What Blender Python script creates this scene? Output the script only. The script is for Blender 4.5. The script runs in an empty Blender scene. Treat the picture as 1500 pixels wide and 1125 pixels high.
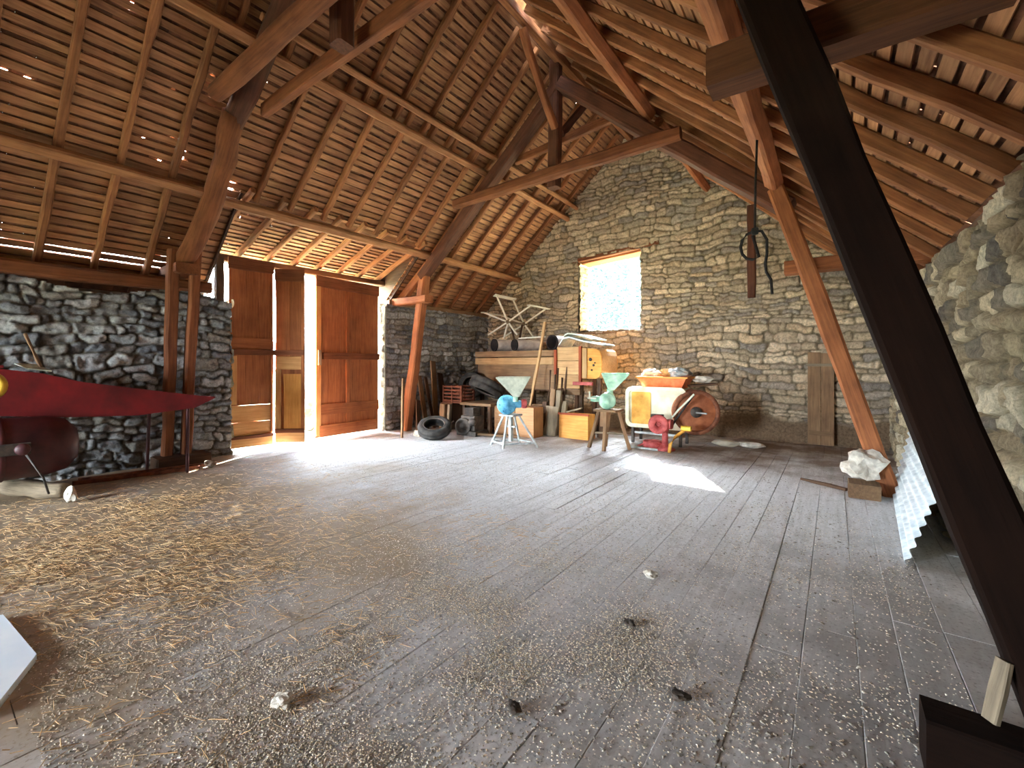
import bpy, math, random
import numpy as np
from mathutils import Vector, Matrix
random.seed(7); RNG = np.random.RandomState(11)
SC = bpy.context.scene
COL = SC.collection
V = Vector

# ------------------------------------------------------------------ helpers
WORLD = {}          # world matrix of every object built (parents need it)

def lin(r, g, b):
    f = lambda c: (c/255/12.92) if c/255 <= .04045 else ((c/255+.055)/1.055)**2.4
    return (f(r), f(g), f(b), 1)

def link(name, me, mat, parent=None, M=None, smooth=False):
    o = bpy.data.objects.new(name, me); COL.objects.link(o)
    if mat is not None:
        me.materials.append(mat)
    if smooth:
        me.polygons.foreach_set('use_smooth', [True]*len(me.polygons))
    M = M or Matrix.Identity(4)
    o.matrix_basis = M
    if parent is not None:
        o.parent = parent
        o.matrix_parent_inverse = WORLD[parent.name].inverted()
    WORLD[o.name] = M
    return o

def mesh(name, verts, faces, mat, parent=None, smooth=False, M=None):
    me = bpy.data.meshes.new(name)
    me.from_pydata([tuple(v) for v in verts], [], faces); me.update()
    return link(name, me, mat, parent, M, smooth)

def fast_mesh(name, verts, quads, mat, parent=None, smooth=False, col=None, M=None):
    me = bpy.data.meshes.new(name)
    verts = np.asarray(verts, np.float32); quads = np.asarray(quads, np.int32)
    k = quads.shape[1]
    me.vertices.add(len(verts)); me.vertices.foreach_set('co', verts.ravel())
    me.loops.add(quads.size); me.loops.foreach_set('vertex_index', quads.ravel())
    me.polygons.add(len(quads)); me.polygons.foreach_set('loop_start', np.arange(0, quads.size, k, dtype=np.int32))
    me.update(calc_edges=True); me.validate()
    if col is not None:
        a = me.color_attributes.new('stone', 'FLOAT_COLOR', 'POINT')
        a.data.foreach_set('color', np.asarray(col, np.float32).ravel())
    return link(name, me, mat, parent, M, smooth)

def thing(name, label, cat, loc=(0, 0, 0), group=None):
    o = bpy.data.objects.new(name, None); COL.objects.link(o)
    o.location = loc; o.empty_display_size = .1
    WORLD[o.name] = Matrix.Translation(loc)
    return tag(o, label, cat, group)

def tag(o, label, cat, group=None, kind=None):
    o['label'] = label; o['category'] = cat
    if group: o['group'] = group
    if kind: o['kind'] = kind
    return o

def struct(o, label=None, cat=None):
    o['kind'] = 'structure'
    if label: o['label'] = label
    if cat: o['category'] = cat
    return o

def beam(name, p0, p1, w, h, mat, parent=None, up=(0, 0, 1), n=6, wob=.006, cham=.14, taper=1., rnd=False, bow=0., smooth=False):
    """A timber from p0 to p1: w across, h along 'up'; grain runs along its own X."""
    p0, p1 = V(p0), V(p1); d = p1-p0; L = d.length; x = d/L
    u = V(up)
    if abs(x.dot(u)) > .98: u = V((0, 1, 0)) if abs(x.y) < .9 else V((1, 0, 0))
    y = u.cross(x).normalized(); z = x.cross(y)
    M = Matrix((x, y, z)).transposed().to_4x4(); M.translation = (p0+p1)/2
    if rnd:
        sec = [(math.cos(a)*w/2, math.sin(a)*h/2) for a in [i*math.tau/12 for i in range(12)]]
    else:
        c = cham*min(w, h)
        a, b = w/2, h/2
        sec = [(a, -b+c), (a, b-c), (a-c, b), (-a+c, b), (-a, b-c), (-a, -b+c), (-a+c, -b), (a-c, -b)]
    k = len(sec); vs = []; fs = []
    for i in range(n+1):
        t = i/n; s = 1+(taper-1)*t
        oy, oz = random.uniform(-wob, wob), random.uniform(-wob, wob)-bow*4*t*(1-t)
        rs = 1+random.uniform(-1, 1)*wob*1.5/max(w, h)
        for (a, b) in sec:
            e = random.uniform(-1, 1)*wob*.35
            vs.append(((t-.5)*L, a*s*rs+oy+e, b*s*rs+oz+e))
    for i in range(n):
        for j in range(k):
            fs.append((i*k+j, i*k+(j+1) % k, (i+1)*k+(j+1) % k, (i+1)*k+j))
    fs.append(tuple(range(k-1, -1, -1))); fs.append(tuple(n*k+j for j in range(k)))
    fs = [tuple(reversed(f)) for f in fs]
    me = bpy.data.meshes.new(name); me.from_pydata(vs, [], fs); me.update()
    return link(name, me, mat, parent, M, smooth or rnd)

def box(name, lo, hi, mat, parent=None, cham=.06, rot=0.):
    lo, hi = V(lo), V(hi); s = hi-lo; c = (lo+hi)/2
    ax = max(range(3), key=lambda i: s[i])
    R = Matrix.Rotation(rot, 3, 'Z')
    e = V((0, 0, 0)); e[ax] = s[ax]/2; e = R@e
    if ax == 2:
        return beam(name, c-e, c+e, s.x, s.y, mat, parent, up=R@V((0, 1, 0)), n=1, wob=0, cham=cham)
    w = s.y if ax == 0 else s.x
    return beam(name, c-e, c+e, w, s.z, mat, parent, n=1, wob=0, cham=cham)

def frame_of(axis):
    z = V(axis).normalized(); x = V((0, 0, 1)) if abs(z.z) < .9 else V((1, 0, 0))
    y = z.cross(x).normalized(); x = y.cross(z)
    M = Matrix((x, y, z)).transposed().to_4x4(); return M

def lathe(name, prof, loc, axis, mat, parent=None, seg=28, smooth=True, closed=False):
    M = frame_of(axis); M.translation = loc
    vs = []; fs = []; m = len(prof)
    for (r, z) in prof:
        for j in range(seg):
            a = j*math.tau/seg; vs.append((r*math.cos(a), r*math.sin(a), z))
    rng = m if closed else m-1
    for i in range(rng):
        i2 = (i+1) % m
        for j in range(seg):
            fs.append((i*seg+j, i*seg+(j+1) % seg, i2*seg+(j+1) % seg, i2*seg+j))
    return mesh(name, vs, fs, mat, parent, smooth, M)

def tube(name, pts, r, mat, parent=None, seg=8):
    pts = [V(p) for p in pts]; vs = []; fs = []
    for i, p in enumerate(pts):
        t = (pts[min(i+1, len(pts)-1)]-pts[max(i-1, 0)]).normalized()
        M = frame_of(t).to_3x3()
        for j in range(seg):
            a = j*math.tau/seg
            vs.append(p+M@V((r*math.cos(a), r*math.sin(a), 0)))
    for i in range(len(pts)-1):
        for j in range(seg):
            fs.append((i*seg+j, i*seg+(j+1) % seg, (i+1)*seg+(j+1) % seg, (i+1)*seg+j))
    fs.append(tuple(range(seg-1, -1, -1))); fs.append(tuple((len(pts)-1)*seg+j for j in range(seg)))
    return mesh(name, vs, fs, mat, parent, True)

def prism(name, poly, off, mat, parent=None):
    """Solid of a 3-D polygon pushed along off."""
    n = len(poly); off = V(off)
    vs = [V(p) for p in poly]+[V(p)+off for p in poly]
    fs = [tuple(range(n)), tuple(range(2*n-1, n-1, -1))]+[(i, i+n, (i+1) % n+n, (i+1) % n) for i in range(n)]
    return mesh(name, vs, fs, mat, parent)

def vnoise(x, y, s, seed):
    """Smooth value noise on arrays."""
    r = np.random.RandomState(seed).rand(256, 256)
    x = x/s+37.3; y = y/s+91.7
    xi = np.floor(x).astype(int); yi = np.floor(y).astype(int)
    fx = x-xi; fy = y-yi; fx = fx*fx*(3-2*fx); fy = fy*fy*(3-2*fy)
    g = lambda a, b: r[a % 256, b % 256]
    return (g(xi, yi)*(1-fx)+g(xi+1, yi)*fx)*(1-fy)+(g(xi, yi+1)*(1-fx)+g(xi+1, yi+1)*fx)*fy

# ------------------------------------------------------------------ materials
def new_mat(name):
    m = bpy.data.materials.new(name); m.use_nodes = True
    nt = m.node_tree; b = nt.nodes['Principled BSDF']
    return m, nt, b

def nd(nt, t, **k):
    n = nt.nodes.new(t)
    for a, v in k.items(): setattr(n, a, v)
    return n

def ramp(nt, stops):
    r = nd(nt, 'ShaderNodeValToRGB'); e = r.color_ramp.elements
    while len(e) < len(stops): e.new(.5)
    for el, (p, c) in zip(e, stops): el.position = p; el.color = c
    return r

def wood(name, c1, c2, rough=.8, grain=1., var=.35, bump=.35, spec=.25):
    m, nt, b = new_mat(name); L = nt.links
    tc = nd(nt, 'ShaderNodeTexCoord'); oi = nd(nt, 'ShaderNodeObjectInfo')
    add = nd(nt, 'ShaderNodeVectorMath', operation='MULTIPLY_ADD')
    rv = nd(nt, 'ShaderNodeCombineXYZ')
    for i in range(3): L.new(oi.outputs['Random'], rv.inputs[i])
    L.new(rv.outputs[0], add.inputs[0]); add.inputs[1].default_value = (31, 17, 23); L.new(tc.outputs['Object'], add.inputs[2])
    mp = nd(nt, 'ShaderNodeMapping'); mp.inputs['Scale'].default_value = (1.3*grain, 22*grain, 22*grain)
    L.new(add.outputs[0], mp.inputs[0])
    n1 = nd(nt, 'ShaderNodeTexNoise'); n1.inputs['Scale'].default_value = 1.6; n1.inputs['Detail'].default_value = 6; n1.inputs['Roughness'].default_value = .65
    L.new(mp.outputs[0], n1.inputs[0])
    n2 = nd(nt, 'ShaderNodeTexNoise'); n2.inputs['Scale'].default_value = 3.2; n2.inputs['Detail'].default_value = 4
    L.new(add.outputs[0], n2.inputs[0])
    mix = nd(nt, 'ShaderNodeMath', operation='MULTIPLY_ADD'); L.new(n1.outputs[0], mix.inputs[0]); mix.inputs[1].default_value = .65
    m2 = nd(nt, 'ShaderNodeMath', operation='MULTIPLY'); L.new(n2.outputs[0], m2.inputs[0]); m2.inputs[1].default_value = .4
    L.new(m2.outputs[0], mix.inputs[2])
    r = ramp(nt, [(.32, c1), (.72, c2)]); L.new(mix.outputs[0], r.inputs[0])
    hv = nd(nt, 'ShaderNodeHueSaturation'); L.new(r.outputs[0], hv.inputs['Color'])
    mr = nd(nt, 'ShaderNodeMapRange'); mr.inputs[3].default_value = 1-var; mr.inputs[4].default_value = 1+var
    L.new(oi.outputs['Random'], mr.inputs[0]); L.new(mr.outputs[0], hv.inputs['Value'])
    L.new(hv.outputs[0], b.inputs['Base Color'])
    b.inputs['Roughness'].default_value = rough; b.inputs['Specular IOR Level'].default_value = spec
    bp = nd(nt, 'ShaderNodeBump'); bp.inputs['Strength'].default_value = bump; bp.inputs['Distance'].default_value = .012
    L.new(n1.outputs[0], bp.inputs['Height']); L.new(bp.outputs[0], b.inputs['Normal'])
    return m

def paint(name, c1, c2, scale=9, rough=.55, metal=0., bump=.15, lo=.35, hi=.65, spec=.5):
    m, nt, b = new_mat(name); L = nt.links
    tc = nd(nt, 'ShaderNodeTexCoord')
    n = nd(nt, 'ShaderNodeTexNoise'); n.inputs['Scale'].default_value = scale; n.inputs['Detail'].default_value = 7; n.inputs['Roughness'].default_value = .6
    L.new(tc.outputs['Object'], n.inputs[0])
    r = ramp(nt, [(lo, c1), (hi, c2)]); L.new(n.outputs[0], r.inputs[0])
    L.new(r.outputs[0], b.inputs['Base Color'])
    b.inputs['Roughness'].default_value = rough; b.inputs['Metallic'].default_value = metal
    b.inputs['Specular IOR Level'].default_value = spec
    bp = nd(nt, 'ShaderNodeBump'); bp.inputs['Strength'].default_value = bump; bp.inputs['Distance'].default_value = .01
    L.new(n.outputs[0], bp.inputs['Height']); L.new(bp.outputs[0], b.inputs['Normal'])
    return m

def stone_mat(name):
    m, nt, b = new_mat(name); L = nt.links
    at = nd(nt, 'ShaderNodeAttribute', attribute_name='stone')
    tc = nd(nt, 'ShaderNodeTexCoord')
    n = nd(nt, 'ShaderNodeTexNoise'); n.inputs['Scale'].default_value = 24; n.inputs['Detail'].default_value = 9; n.inputs['Roughness'].default_value = .78
    L.new(tc.outputs['Object'], n.inputs[0])
    hv = nd(nt, 'ShaderNodeHueSaturation'); L.new(at.outputs['Color'], hv.inputs['Color'])
    mr = nd(nt, 'ShaderNodeMapRange'); mr.inputs[1].default_value = .3; mr.inputs[2].default_value = .7; mr.inputs[3].default_value = .4; mr.inputs[4].default_value = 1.6
    L.new(n.outputs[0], mr.inputs[0]); L.new(mr.outputs[0], hv.inputs['Value'])
    L.new(hv.outputs[0], b.inputs['Base Color'])
    b.inputs['Roughness'].default_value = .93; b.inputs['Specular IOR Level'].default_value = .2
    bp = nd(nt, 'ShaderNodeBump'); bp.inputs['Strength'].default_value = 1.; bp.inputs['Distance'].default_value = .03
    L.new(n.outputs[0], bp.inputs['Height']); L.new(bp.outputs[0], b.inputs['Normal'])
    return m

def island_mat(name, stops, scale=(3, 3, 3), rough=.9, var=.3, bump=.3, dirt=None):
    """Colour varies from one loose piece to the next (boards, tiles, straws)."""
    m, nt, b = new_mat(name); L = nt.links
    tc = nd(nt, 'ShaderNodeTexCoord'); ge = nd(nt, 'ShaderNodeNewGeometry')
    mp = nd(nt, 'ShaderNodeMapping'); mp.inputs['Scale'].default_value = scale
    ad = nd(nt, 'ShaderNodeVectorMath', operation='MULTIPLY_ADD')
    cx = nd(nt, 'ShaderNodeCombineXYZ')
    for i in range(3): L.new(ge.outputs['Random Per Island'], cx.inputs[i])
    L.new(cx.outputs[0], ad.inputs[0]); ad.inputs[1].default_value = (13, 29, 7); L.new(tc.outputs['Object'], ad.inputs[2])
    L.new(ad.outputs[0], mp.inputs[0])
    n = nd(nt, 'ShaderNodeTexNoise'); n.inputs['Scale'].default_value = 1; n.inputs['Detail'].default_value = 8; n.inputs['Roughness'].default_value = .65
    L.new(mp.outputs[0], n.inputs[0])
    r = ramp(nt, stops); L.new(n.outputs[0], r.inputs[0])
    hv = nd(nt, 'ShaderNodeHueSaturation')
    mr = nd(nt, 'ShaderNodeMapRange'); mr.inputs[3].default_value = 1-var; mr.inputs[4].default_value = 1+var
    L.new(ge.outputs['Random Per Island'], mr.inputs[0]); L.new(mr.outputs[0], hv.inputs['Value'])
    L.new(r.outputs[0], hv.inputs['Color'])
    out = hv.outputs[0]
    if dirt: out = dirt(nt, tc, out)
    L.new(out, b.inputs['Base Color'])
    b.inputs['Roughness'].default_value = rough; b.inputs['Specular IOR Level'].default_value = .3
    bp = nd(nt, 'ShaderNodeBump'); bp.inputs['Strength'].default_value = bump; bp.inputs['Distance'].default_value = .008
    L.new(n.outputs[0], bp.inputs['Height']); L.new(bp.outputs[0], b.inputs['Normal'])
    return m, nt, b

def floor_dirt(nt, tc, col):
    L = nt.links
    def layer(col, tint, scale, lo, hi, box_=None, amount=.8):
        n = nd(nt, 'ShaderNodeTexNoise'); n.inputs['Scale'].default_value = scale; n.inputs['Detail'].default_value = 7; n.inputs['Roughness'].default_value = .62
        L.new(tc.outputs['Object'], n.inputs[0])
        f = n.outputs[0]
        if box_:
            sp = nd(nt, 'ShaderNodeSeparateXYZ'); L.new(tc.outputs['Object'], sp.inputs[0])
            for ax, a, b_ in box_:
                mr = nd(nt, 'ShaderNodeMapRange'); mr.inputs[1].default_value = a; mr.inputs[2].default_value = b_
                mr.inputs[3].default_value = -.28; mr.inputs[4].default_value = .06
                L.new(sp.outputs[ax], mr.inputs[0])
                ad = nd(nt, 'ShaderNodeMath', operation='ADD'); L.new(f, ad.inputs[0]); L.new(mr.outputs[0], ad.inputs[1]); f = ad.outputs[0]
        m2 = nd(nt, 'ShaderNodeMapRange'); m2.inputs[1].default_value = lo; m2.inputs[2].default_value = hi; m2.inputs[4].default_value = amount
        L.new(f, m2.inputs[0])
        mx = nd(nt, 'ShaderNodeMixRGB'); L.new(m2.outputs[0], mx.inputs[0]); L.new(col, mx.inputs[1]); mx.inputs[2].default_value = tint
        return mx.outputs[0]
    col = layer(col, lin(196, 196, 200), 1.1, .45, .7, None, .55)               # pale worn dust
    col = layer(col, lin(140, 132, 124), 7, .52, .75, None, .5)                 # blotchy stains
    col = layer(col, lin(84, 78, 74), 46, .55, .66, None, .7)                # fine grime
    col = layer(col, lin(230, 228, 226), 30, .57, .68, None, .7)               # fine pale dust
    col = layer(col, lin(158, 134, 100), .8, .36, .6, [(0, -1.2, -3.6), (1, 4.6, 2.2)], .8)   # chaff dust by the red machine
    col = layer(col, lin(112, 90, 72), 1.3, .4, .6, [(1, 6.4, 8.2)], .85)       # brown earth under the gable
    col = layer(col, lin(138, 134, 130), 1.6, .4, .62, [(0, -1.6, .3), (1, 5.5, 3.5)], .6)
    return col

M = {}
M['rafter'] = wood('rafter wood', lin(96, 56, 34), lin(168, 112, 72), var=.25)
M['lath'] = wood('lath wood', lin(112, 72, 48), lin(190, 138, 96), var=.25)
M['purlin'] = wood('purlin wood', lin(112, 70, 44), lin(182, 128, 86), var=.15)
M['far_timber'] = wood('orange brown oak', lin(108, 62, 38), lin(176, 110, 68), var=.1)
M['dark_principal'] = wood('smoked oak', lin(58, 32, 22), lin(104, 62, 42), var=.12)
M['near_timber_shaded'] = wood("near oak with shade", lin(16, 8, 5), lin(34, 19, 12), var=.05, rough=.9, spec=.1)  # aged oak; the shade on its unlit face is put into the colour
M['strut_timber_lit'] = wood('near oak lit from below', lin(64, 38, 24), lin(120, 74, 46), var=.05)  # same oak as the leg; light from below put into its colour
M['left_timber'] = wood('brown left oak', lin(84, 46, 28), lin(140, 84, 50), var=.12)
M['door'] = wood('door pine', lin(122, 68, 40), lin(180, 112, 68), var=.16, spec=.2)
M['door_dark'] = wood('door rail pine', lin(84, 46, 28), lin(140, 84, 52), var=.1)
M['door_lit'] = wood('door pine lit', lin(176, 118, 66), lin(222, 170, 110), var=.12)  # same pine, paler: reflected sunlight on low boards and edges put into colour
M['grey_wood'] = wood('weathered grey wood', lin(92, 80, 66), lin(168, 150, 124), var=.2)
M['plank'] = wood('old plank', lin(92, 68, 50), lin(150, 118, 86), var=.25)
M['dark_plank'] = wood('dark plank', lin(52, 38, 30), lin(104, 76, 56), var=.25)
M['crate'] = wood('crate boards', lin(150, 112, 76), lin(206, 166, 118), var=.12)
M['ply'] = wood('box board', lin(150, 106, 72), lin(198, 150, 108), var=.06)
M['orange_box'] = wood('orange box wood', lin(184, 116, 52), lin(232, 172, 92), var=.08)
M['red_wood'] = wood('red brown frame', lin(112, 44, 26), lin(170, 84, 52), var=.1)
M['pale_wood'] = wood('pale paddle wood', lin(226, 220, 202), lin(248, 246, 236), var=.03)
M['stone'] = stone_mat('rubble stone')
M['tile'], _, _ = island_mat('clay tile underside', [(.3, lin(78, 50, 36)), (.7, lin(138, 94, 68))], (5, 5, 5), var=.35)
M['floor'], _n, _b = island_mat('grey floorboards', [(.25, lin(172, 170, 169)), (.5, lin(198, 197, 198)), (.78, lin(220, 219, 221))], (22, 1.5, 5), var=.045, bump=.3, dirt=floor_dirt, rough=.68)
M['straw'], _, _ = island_mat('straw', [(.3, lin(178, 140, 96)), (.7, lin(232, 202, 156))], var=.35)
M['chaff'], _, _ = island_mat('chaff and crumbs', [(.3, lin(104, 90, 74)), (.44, lin(190, 174, 150)), (.6, lin(238, 230, 214))], (40, 40, 40), var=.5)
M['leaf_litter'], _, _ = island_mat('dry leaf litter', [(.3, lin(66, 56, 48)), (.7, lin(196, 186, 172))], (30, 30, 30), var=.45)
M['red'] = paint('dull red paint', lin(98, 8, 14), lin(136, 14, 22), 3, .6)
M['dark_red'] = paint('dark red tank paint', lin(52, 18, 22), lin(86, 34, 36), 4, .55)
M['yellow'] = paint('yellow wheel paint', lin(206, 160, 34), lin(232, 190, 60), 6)
M['blue'] = paint('sky blue enamel', lin(54, 132, 172), lin(120, 196, 226), 7, .45)
M['green'] = paint('pale green enamel', lin(128, 178, 150), lin(186, 222, 196), 7, .45)
M['pale_metal'] = paint('dusty pale sheet metal', lin(176, 184, 164), lin(222, 226, 206), 8, .5)
M['light_metal'] = paint('light grey steel', lin(140, 146, 146), lin(196, 200, 198), 12, .5)
M['zinc'] = paint('zinc sheet', lin(186, 200, 206), lin(236, 242, 244), 9, .5, .0, .0)
M['white'] = paint('white sheet', lin(226, 238, 250), lin(238, 246, 254), 4, .5)
M['rubber'] = paint('dusty rubber', lin(30, 29, 29), lin(72, 68, 64), 6, .85, spec=.2)
M['iron'] = paint('dark cast iron', lin(38, 34, 32), lin(84, 72, 62), 10, .7)
M['rust'] = paint('rusty iron', lin(92, 52, 36), lin(150, 92, 62), 12, .8)
M['pipe'] = paint('grey white pipe', lin(168, 158, 156), lin(212, 204, 200), 6, .6)
M['pipe_dark'] = paint('dark pipe lining', lin(26, 18, 18), lin(44, 32, 32), 6, .9)  # near-black, for the pipe linings and collars
M['cream'] = paint('cream enamel', lin(196, 186, 156), lin(232, 224, 198), 5, .5)
M['mustard'] = paint('mustard panel', lin(196, 132, 42), lin(232, 174, 76), 5, .6)
M['orange'] = paint('orange plastic', lin(216, 98, 46), lin(240, 136, 80), 6, .45)
M['rose_red'] = paint('faded red iron', lin(150, 48, 48), lin(200, 96, 92), 10, .6)
M['terracotta'] = paint('red brown drum', lin(132, 72, 44), lin(184, 112, 72), 5, .7)
M['sack'] = paint('crumpled pale sack', lin(176, 164, 148), lin(232, 224, 210), 10, .85)
M['tan_sack'] = paint('tan sack', lin(188, 136, 76), lin(226, 184, 124), 10, .85)
M['rope'] = paint('black rope', lin(18, 15, 14), lin(40, 34, 32), 30, .9)
M['leaf'] = paint('pale frosted leaves', lin(38, 56, 62), lin(84, 106, 114), 3, .8)
M['bark'] = paint('grey bark', lin(62, 66, 68), lin(104, 106, 106), 5, .9)
M['grass'] = paint('pale outdoor ground', lin(150, 160, 120), lin(196, 196, 164), 1.5, .95)
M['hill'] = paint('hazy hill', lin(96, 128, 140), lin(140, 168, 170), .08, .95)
M['floor_under'] = paint('dark under floor', lin(40, 34, 30), lin(56, 48, 42), 3, .95)

# ------------------------------------------------------------------ dimensions (metres)
XL, XR, YG = -8.25, .85, 10.1              # left wall face, right wall face, gable face
RX, RZ, SL = -3.87, 6.9, .9                # ridge line, height of the rafter undersides at it, roof slope
YB = -6.                                  # the roof goes on this far behind the viewer
def roof_z(x): return RZ-SL*abs(x-RX)
NL = V((SL, 0, 1)).normalized()            # up-pointing normals of the two slopes
NR = V((SL, 0, 1)).normalized()
def roof_pt(side, dx, y, up=0.):
    """Point dx out from the ridge on the rafter underside plane, raised 'up' along the slope's normal."""
    n = V((side*SL, 0, 1)).normalized()
    return V((RX+side*dx, y, RZ-SL*dx))+n*up

# ------------------------------------------------------------------ stone walls
def masonry(u0, u1, v0, v1, step, sw, sh, warp, depth, pal, mortar, seed, keep=None, smooth_base=0., jw=.022):
    """A displaced rubble face in (u, v): returns u, v, height, colour grids and the faces kept."""
    R = np.random.RandomState(seed)
    nu, nv = int((u1-u0)/step)+1, int((v1-v0)/step)+1
    U, W = np.meshgrid(np.linspace(u0, u1, nu), np.linspace(v0, v1, nv))
    a = U+(vnoise(U, W, .35, seed+1)-.5)*warp*1.6+(vnoise(U, W, .11, seed+2)-.5)*warp*.7
    b = W+(vnoise(U, W, .55, seed+3)-.5)*warp*2.2+(vnoise(U, W, .13, seed+4)-.5)*warp*.8
    rows = [v0-.6]
    while rows[-1] < v1+.6: rows.append(rows[-1]+sh*R.uniform(.6, 1.5))
    rows = np.array(rows); ri = np.clip(np.searchsorted(rows, b)-1, 0, len(rows)-2)
    dv = np.minimum(b-rows[ri], rows[ri+1]-b)
    du = np.zeros_like(a); sid = np.zeros(a.shape, int)
    for r in range(len(rows)-1):
        m = ri == r
        if not m.any(): continue
        br = [u0-1.-R.rand()*.3]
        while br[-1] < u1+1: br.append(br[-1]+sw*R.uniform(.45, 1.75)*(.7+.5*(rows[r+1]-rows[r])/sh))
        br = np.array(br); k = np.clip(np.searchsorted(br, a[m])-1, 0, len(br)-2)
        du[m] = np.minimum(a[m]-br[k], br[k+1]-a[m]); sid[m] = r*1000+k
    rad = .045
    dd = np.where((du < rad) & (dv < rad), rad-np.sqrt((rad-du).clip(0)**2+(rad-dv).clip(0)**2), np.minimum(du, dv))
    j = np.clip(dd/jw, 0, 1); j = j*j*(3-2*j)
    rnd = np.random.RandomState(seed+9).rand(80000); q = rnd[sid % 80000]; q2 = rnd[(sid*7+13) % 80000]; q3 = rnd[(sid*5+31) % 80000]
    H = j*depth*(.45+.75*q)+(vnoise(U, W, .09, seed+5)-.5)*.045*j+(vnoise(U, W, .045, seed+6)-.5)*.026+(vnoise(U, W, 1.4, seed+7)-.5)*.05
    # each stone's face leans its own way
    H += j*((q2-.5)*(a % .37)*.05+(q3-.5)*.02)
    pal = np.array([lin(*p)[:3] for p in pal]); C = pal[(q2*len(pal)).astype(int).clip(0, len(pal)-1)]*(.82+.36*q3)[..., None]
    mo = np.array(lin(*mortar)[:3]); C = C*j[..., None]+mo*(1-j)[..., None]
    if smooth_base > 0:
        s = np.clip((W-smooth_base+(vnoise(U, W, .5, seed+8)-.5)*.25)/.12, 0, 1)
        H = H*s+(vnoise(U, W, .3, seed+12)*.05)*(1-s); C = C*s[..., None]+np.array(lin(126, 104, 82)[:3])*(1-s)[..., None]
    idx = np.arange(nu*nv).reshape(nv, nu)
    Q = np.stack([idx[:-1, :-1], idx[:-1, 1:], idx[1:, 1:], idx[1:, :-1]], -1).reshape(-1, 4)
    if keep is not None:
        cu = (U[:-1, :-1]+step/2).ravel(); cv = (W[:-1, :-1]+step/2).ravel(); Q = Q[keep(cu, cv)]
    col = np.concatenate([C, np.ones(C.shape[:2]+(1,))], -1).reshape(-1, 4)
    return U.ravel(), W.ravel(), H.ravel(), col, Q

def wall(name, pieces):
    """Join several masonry faces: each is (masonry result, origin, u axis, v axis, outward normal)."""
    vs, qs, cs = [], [], []; n = 0
    for (U, W, H, col, Q), o, eu, ev, en in pieces:
        P = np.array(o)+np.outer(U, eu)+np.outer(W, ev)+np.outer(H, en)
        if np.dot(np.cross(eu, ev), en) < 0: Q = Q[:, ::-1]
        vs.append(P); qs.append(Q+n); cs.append(col); n += len(P)
    return fast_mesh(name, np.concatenate(vs), np.concatenate(qs), M['stone'], col=np.concatenate(cs))

GABLE = [(196, 176, 148), (186, 166, 140), (206, 186, 156), (180, 162, 140), (168, 154, 138), (212, 192, 164), (192, 168, 138), (158, 146, 134)]
LEFT = [(160, 159, 158), (148, 148, 148), (174, 173, 170), (138, 139, 141), (152, 146, 137), (126, 127, 131), (182, 181, 178)]
RIGHT = [(170, 154, 124), (146, 132, 108), (186, 170, 140), (124, 114, 98), (158, 140, 112), (106, 98, 88), (194, 182, 156)]
# gable with its window hole
WX0, WX1, WZ0, WZ1 = -5.25, -3.62, 2.33, 4.22
def gkeep(u, v):
    return (v < roof_z(u)+.12) & ~((u > WX0) & (u < WX1) & (v > WZ0) & (v < WZ1))
g = masonry(-8.45, 1.05, -.05, 7.05, .02, .24, .108, .08, .05, GABLE, (126, 112, 90), 21, gkeep, .38)
def patch(u0, u1, v0, v1, seed, pal=GABLE, mortar=(126, 112, 90)): return masonry(u0, u1, v0, v1, .025, .28, .14, .05, .035, pal, mortar, seed)
TH = .5
ez, ey, ex = (0, 0, 1), (0, 1, 0), (1, 0, 0)
neg = lambda a: tuple(-c for c in a)
wall_back = wall('wall_back', [
    (g, (0, YG, 0), ex, ez, neg(ey)),
    (patch(0, TH, WZ0, WZ1, 31), (WX0, YG, 0), ey, ez, ex),
    (patch(0, TH, WZ0, WZ1, 32), (WX1, YG, 0), ey, ez, neg(ex)),
    (patch(WX0, WX1, 0, TH, 33), (0, YG, WZ0), ex, ey, ez),
])
struct(wall_back, 'tan coursed rubble stone gable wall with the bright window')
mesh_back = wall_back
# the hidden outer leaf of the gable, around the window
def slab(name, lo, hi, mat):
    return struct(box(name, lo, hi, mat, cham=.0))
M['outer'] = paint('outer wall stone', lin(150, 140, 124), lin(180, 170, 150), 4, .95)
def outer_gable():
    y0, y1 = YG+TH, YG+TH+.04
    polys = [[(-8.9, -.2), (WX0, -.2), (WX0, roof_z(WX0)+.1), (-8.9, roof_z(-8.9)+.1)],
             [(WX1, -.2), (1.45, -.2), (1.45, roof_z(1.45)+.1), (RX, RZ+.1), (WX1, roof_z(WX1)+.1)],
             [(WX0, -.2), (WX1, -.2), (WX1, WZ0), (WX0, WZ0)],
             [(WX0, WZ1), (WX1, WZ1), (WX1, roof_z(WX1)+.1), (RX, RZ+.1), (WX0, roof_z(WX0)+.1)]]
    vs, fs = [], []
    for p in polys:
        n = len(vs); k = len(p)
        vs += [(x, y0, z) for x, z in p]+[(x, y1, z) for x, z in p]
        fs += [tuple(n+i for i in range(k)), tuple(n+k+i for i in reversed(range(k)))]+[(n+i, n+k+i, n+k+(i+1) % k, n+(i+1) % k) for i in range(k)]
    o = mesh('outer_leaf', vs, fs, M['outer'], wall_back)
outer_gable()
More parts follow.
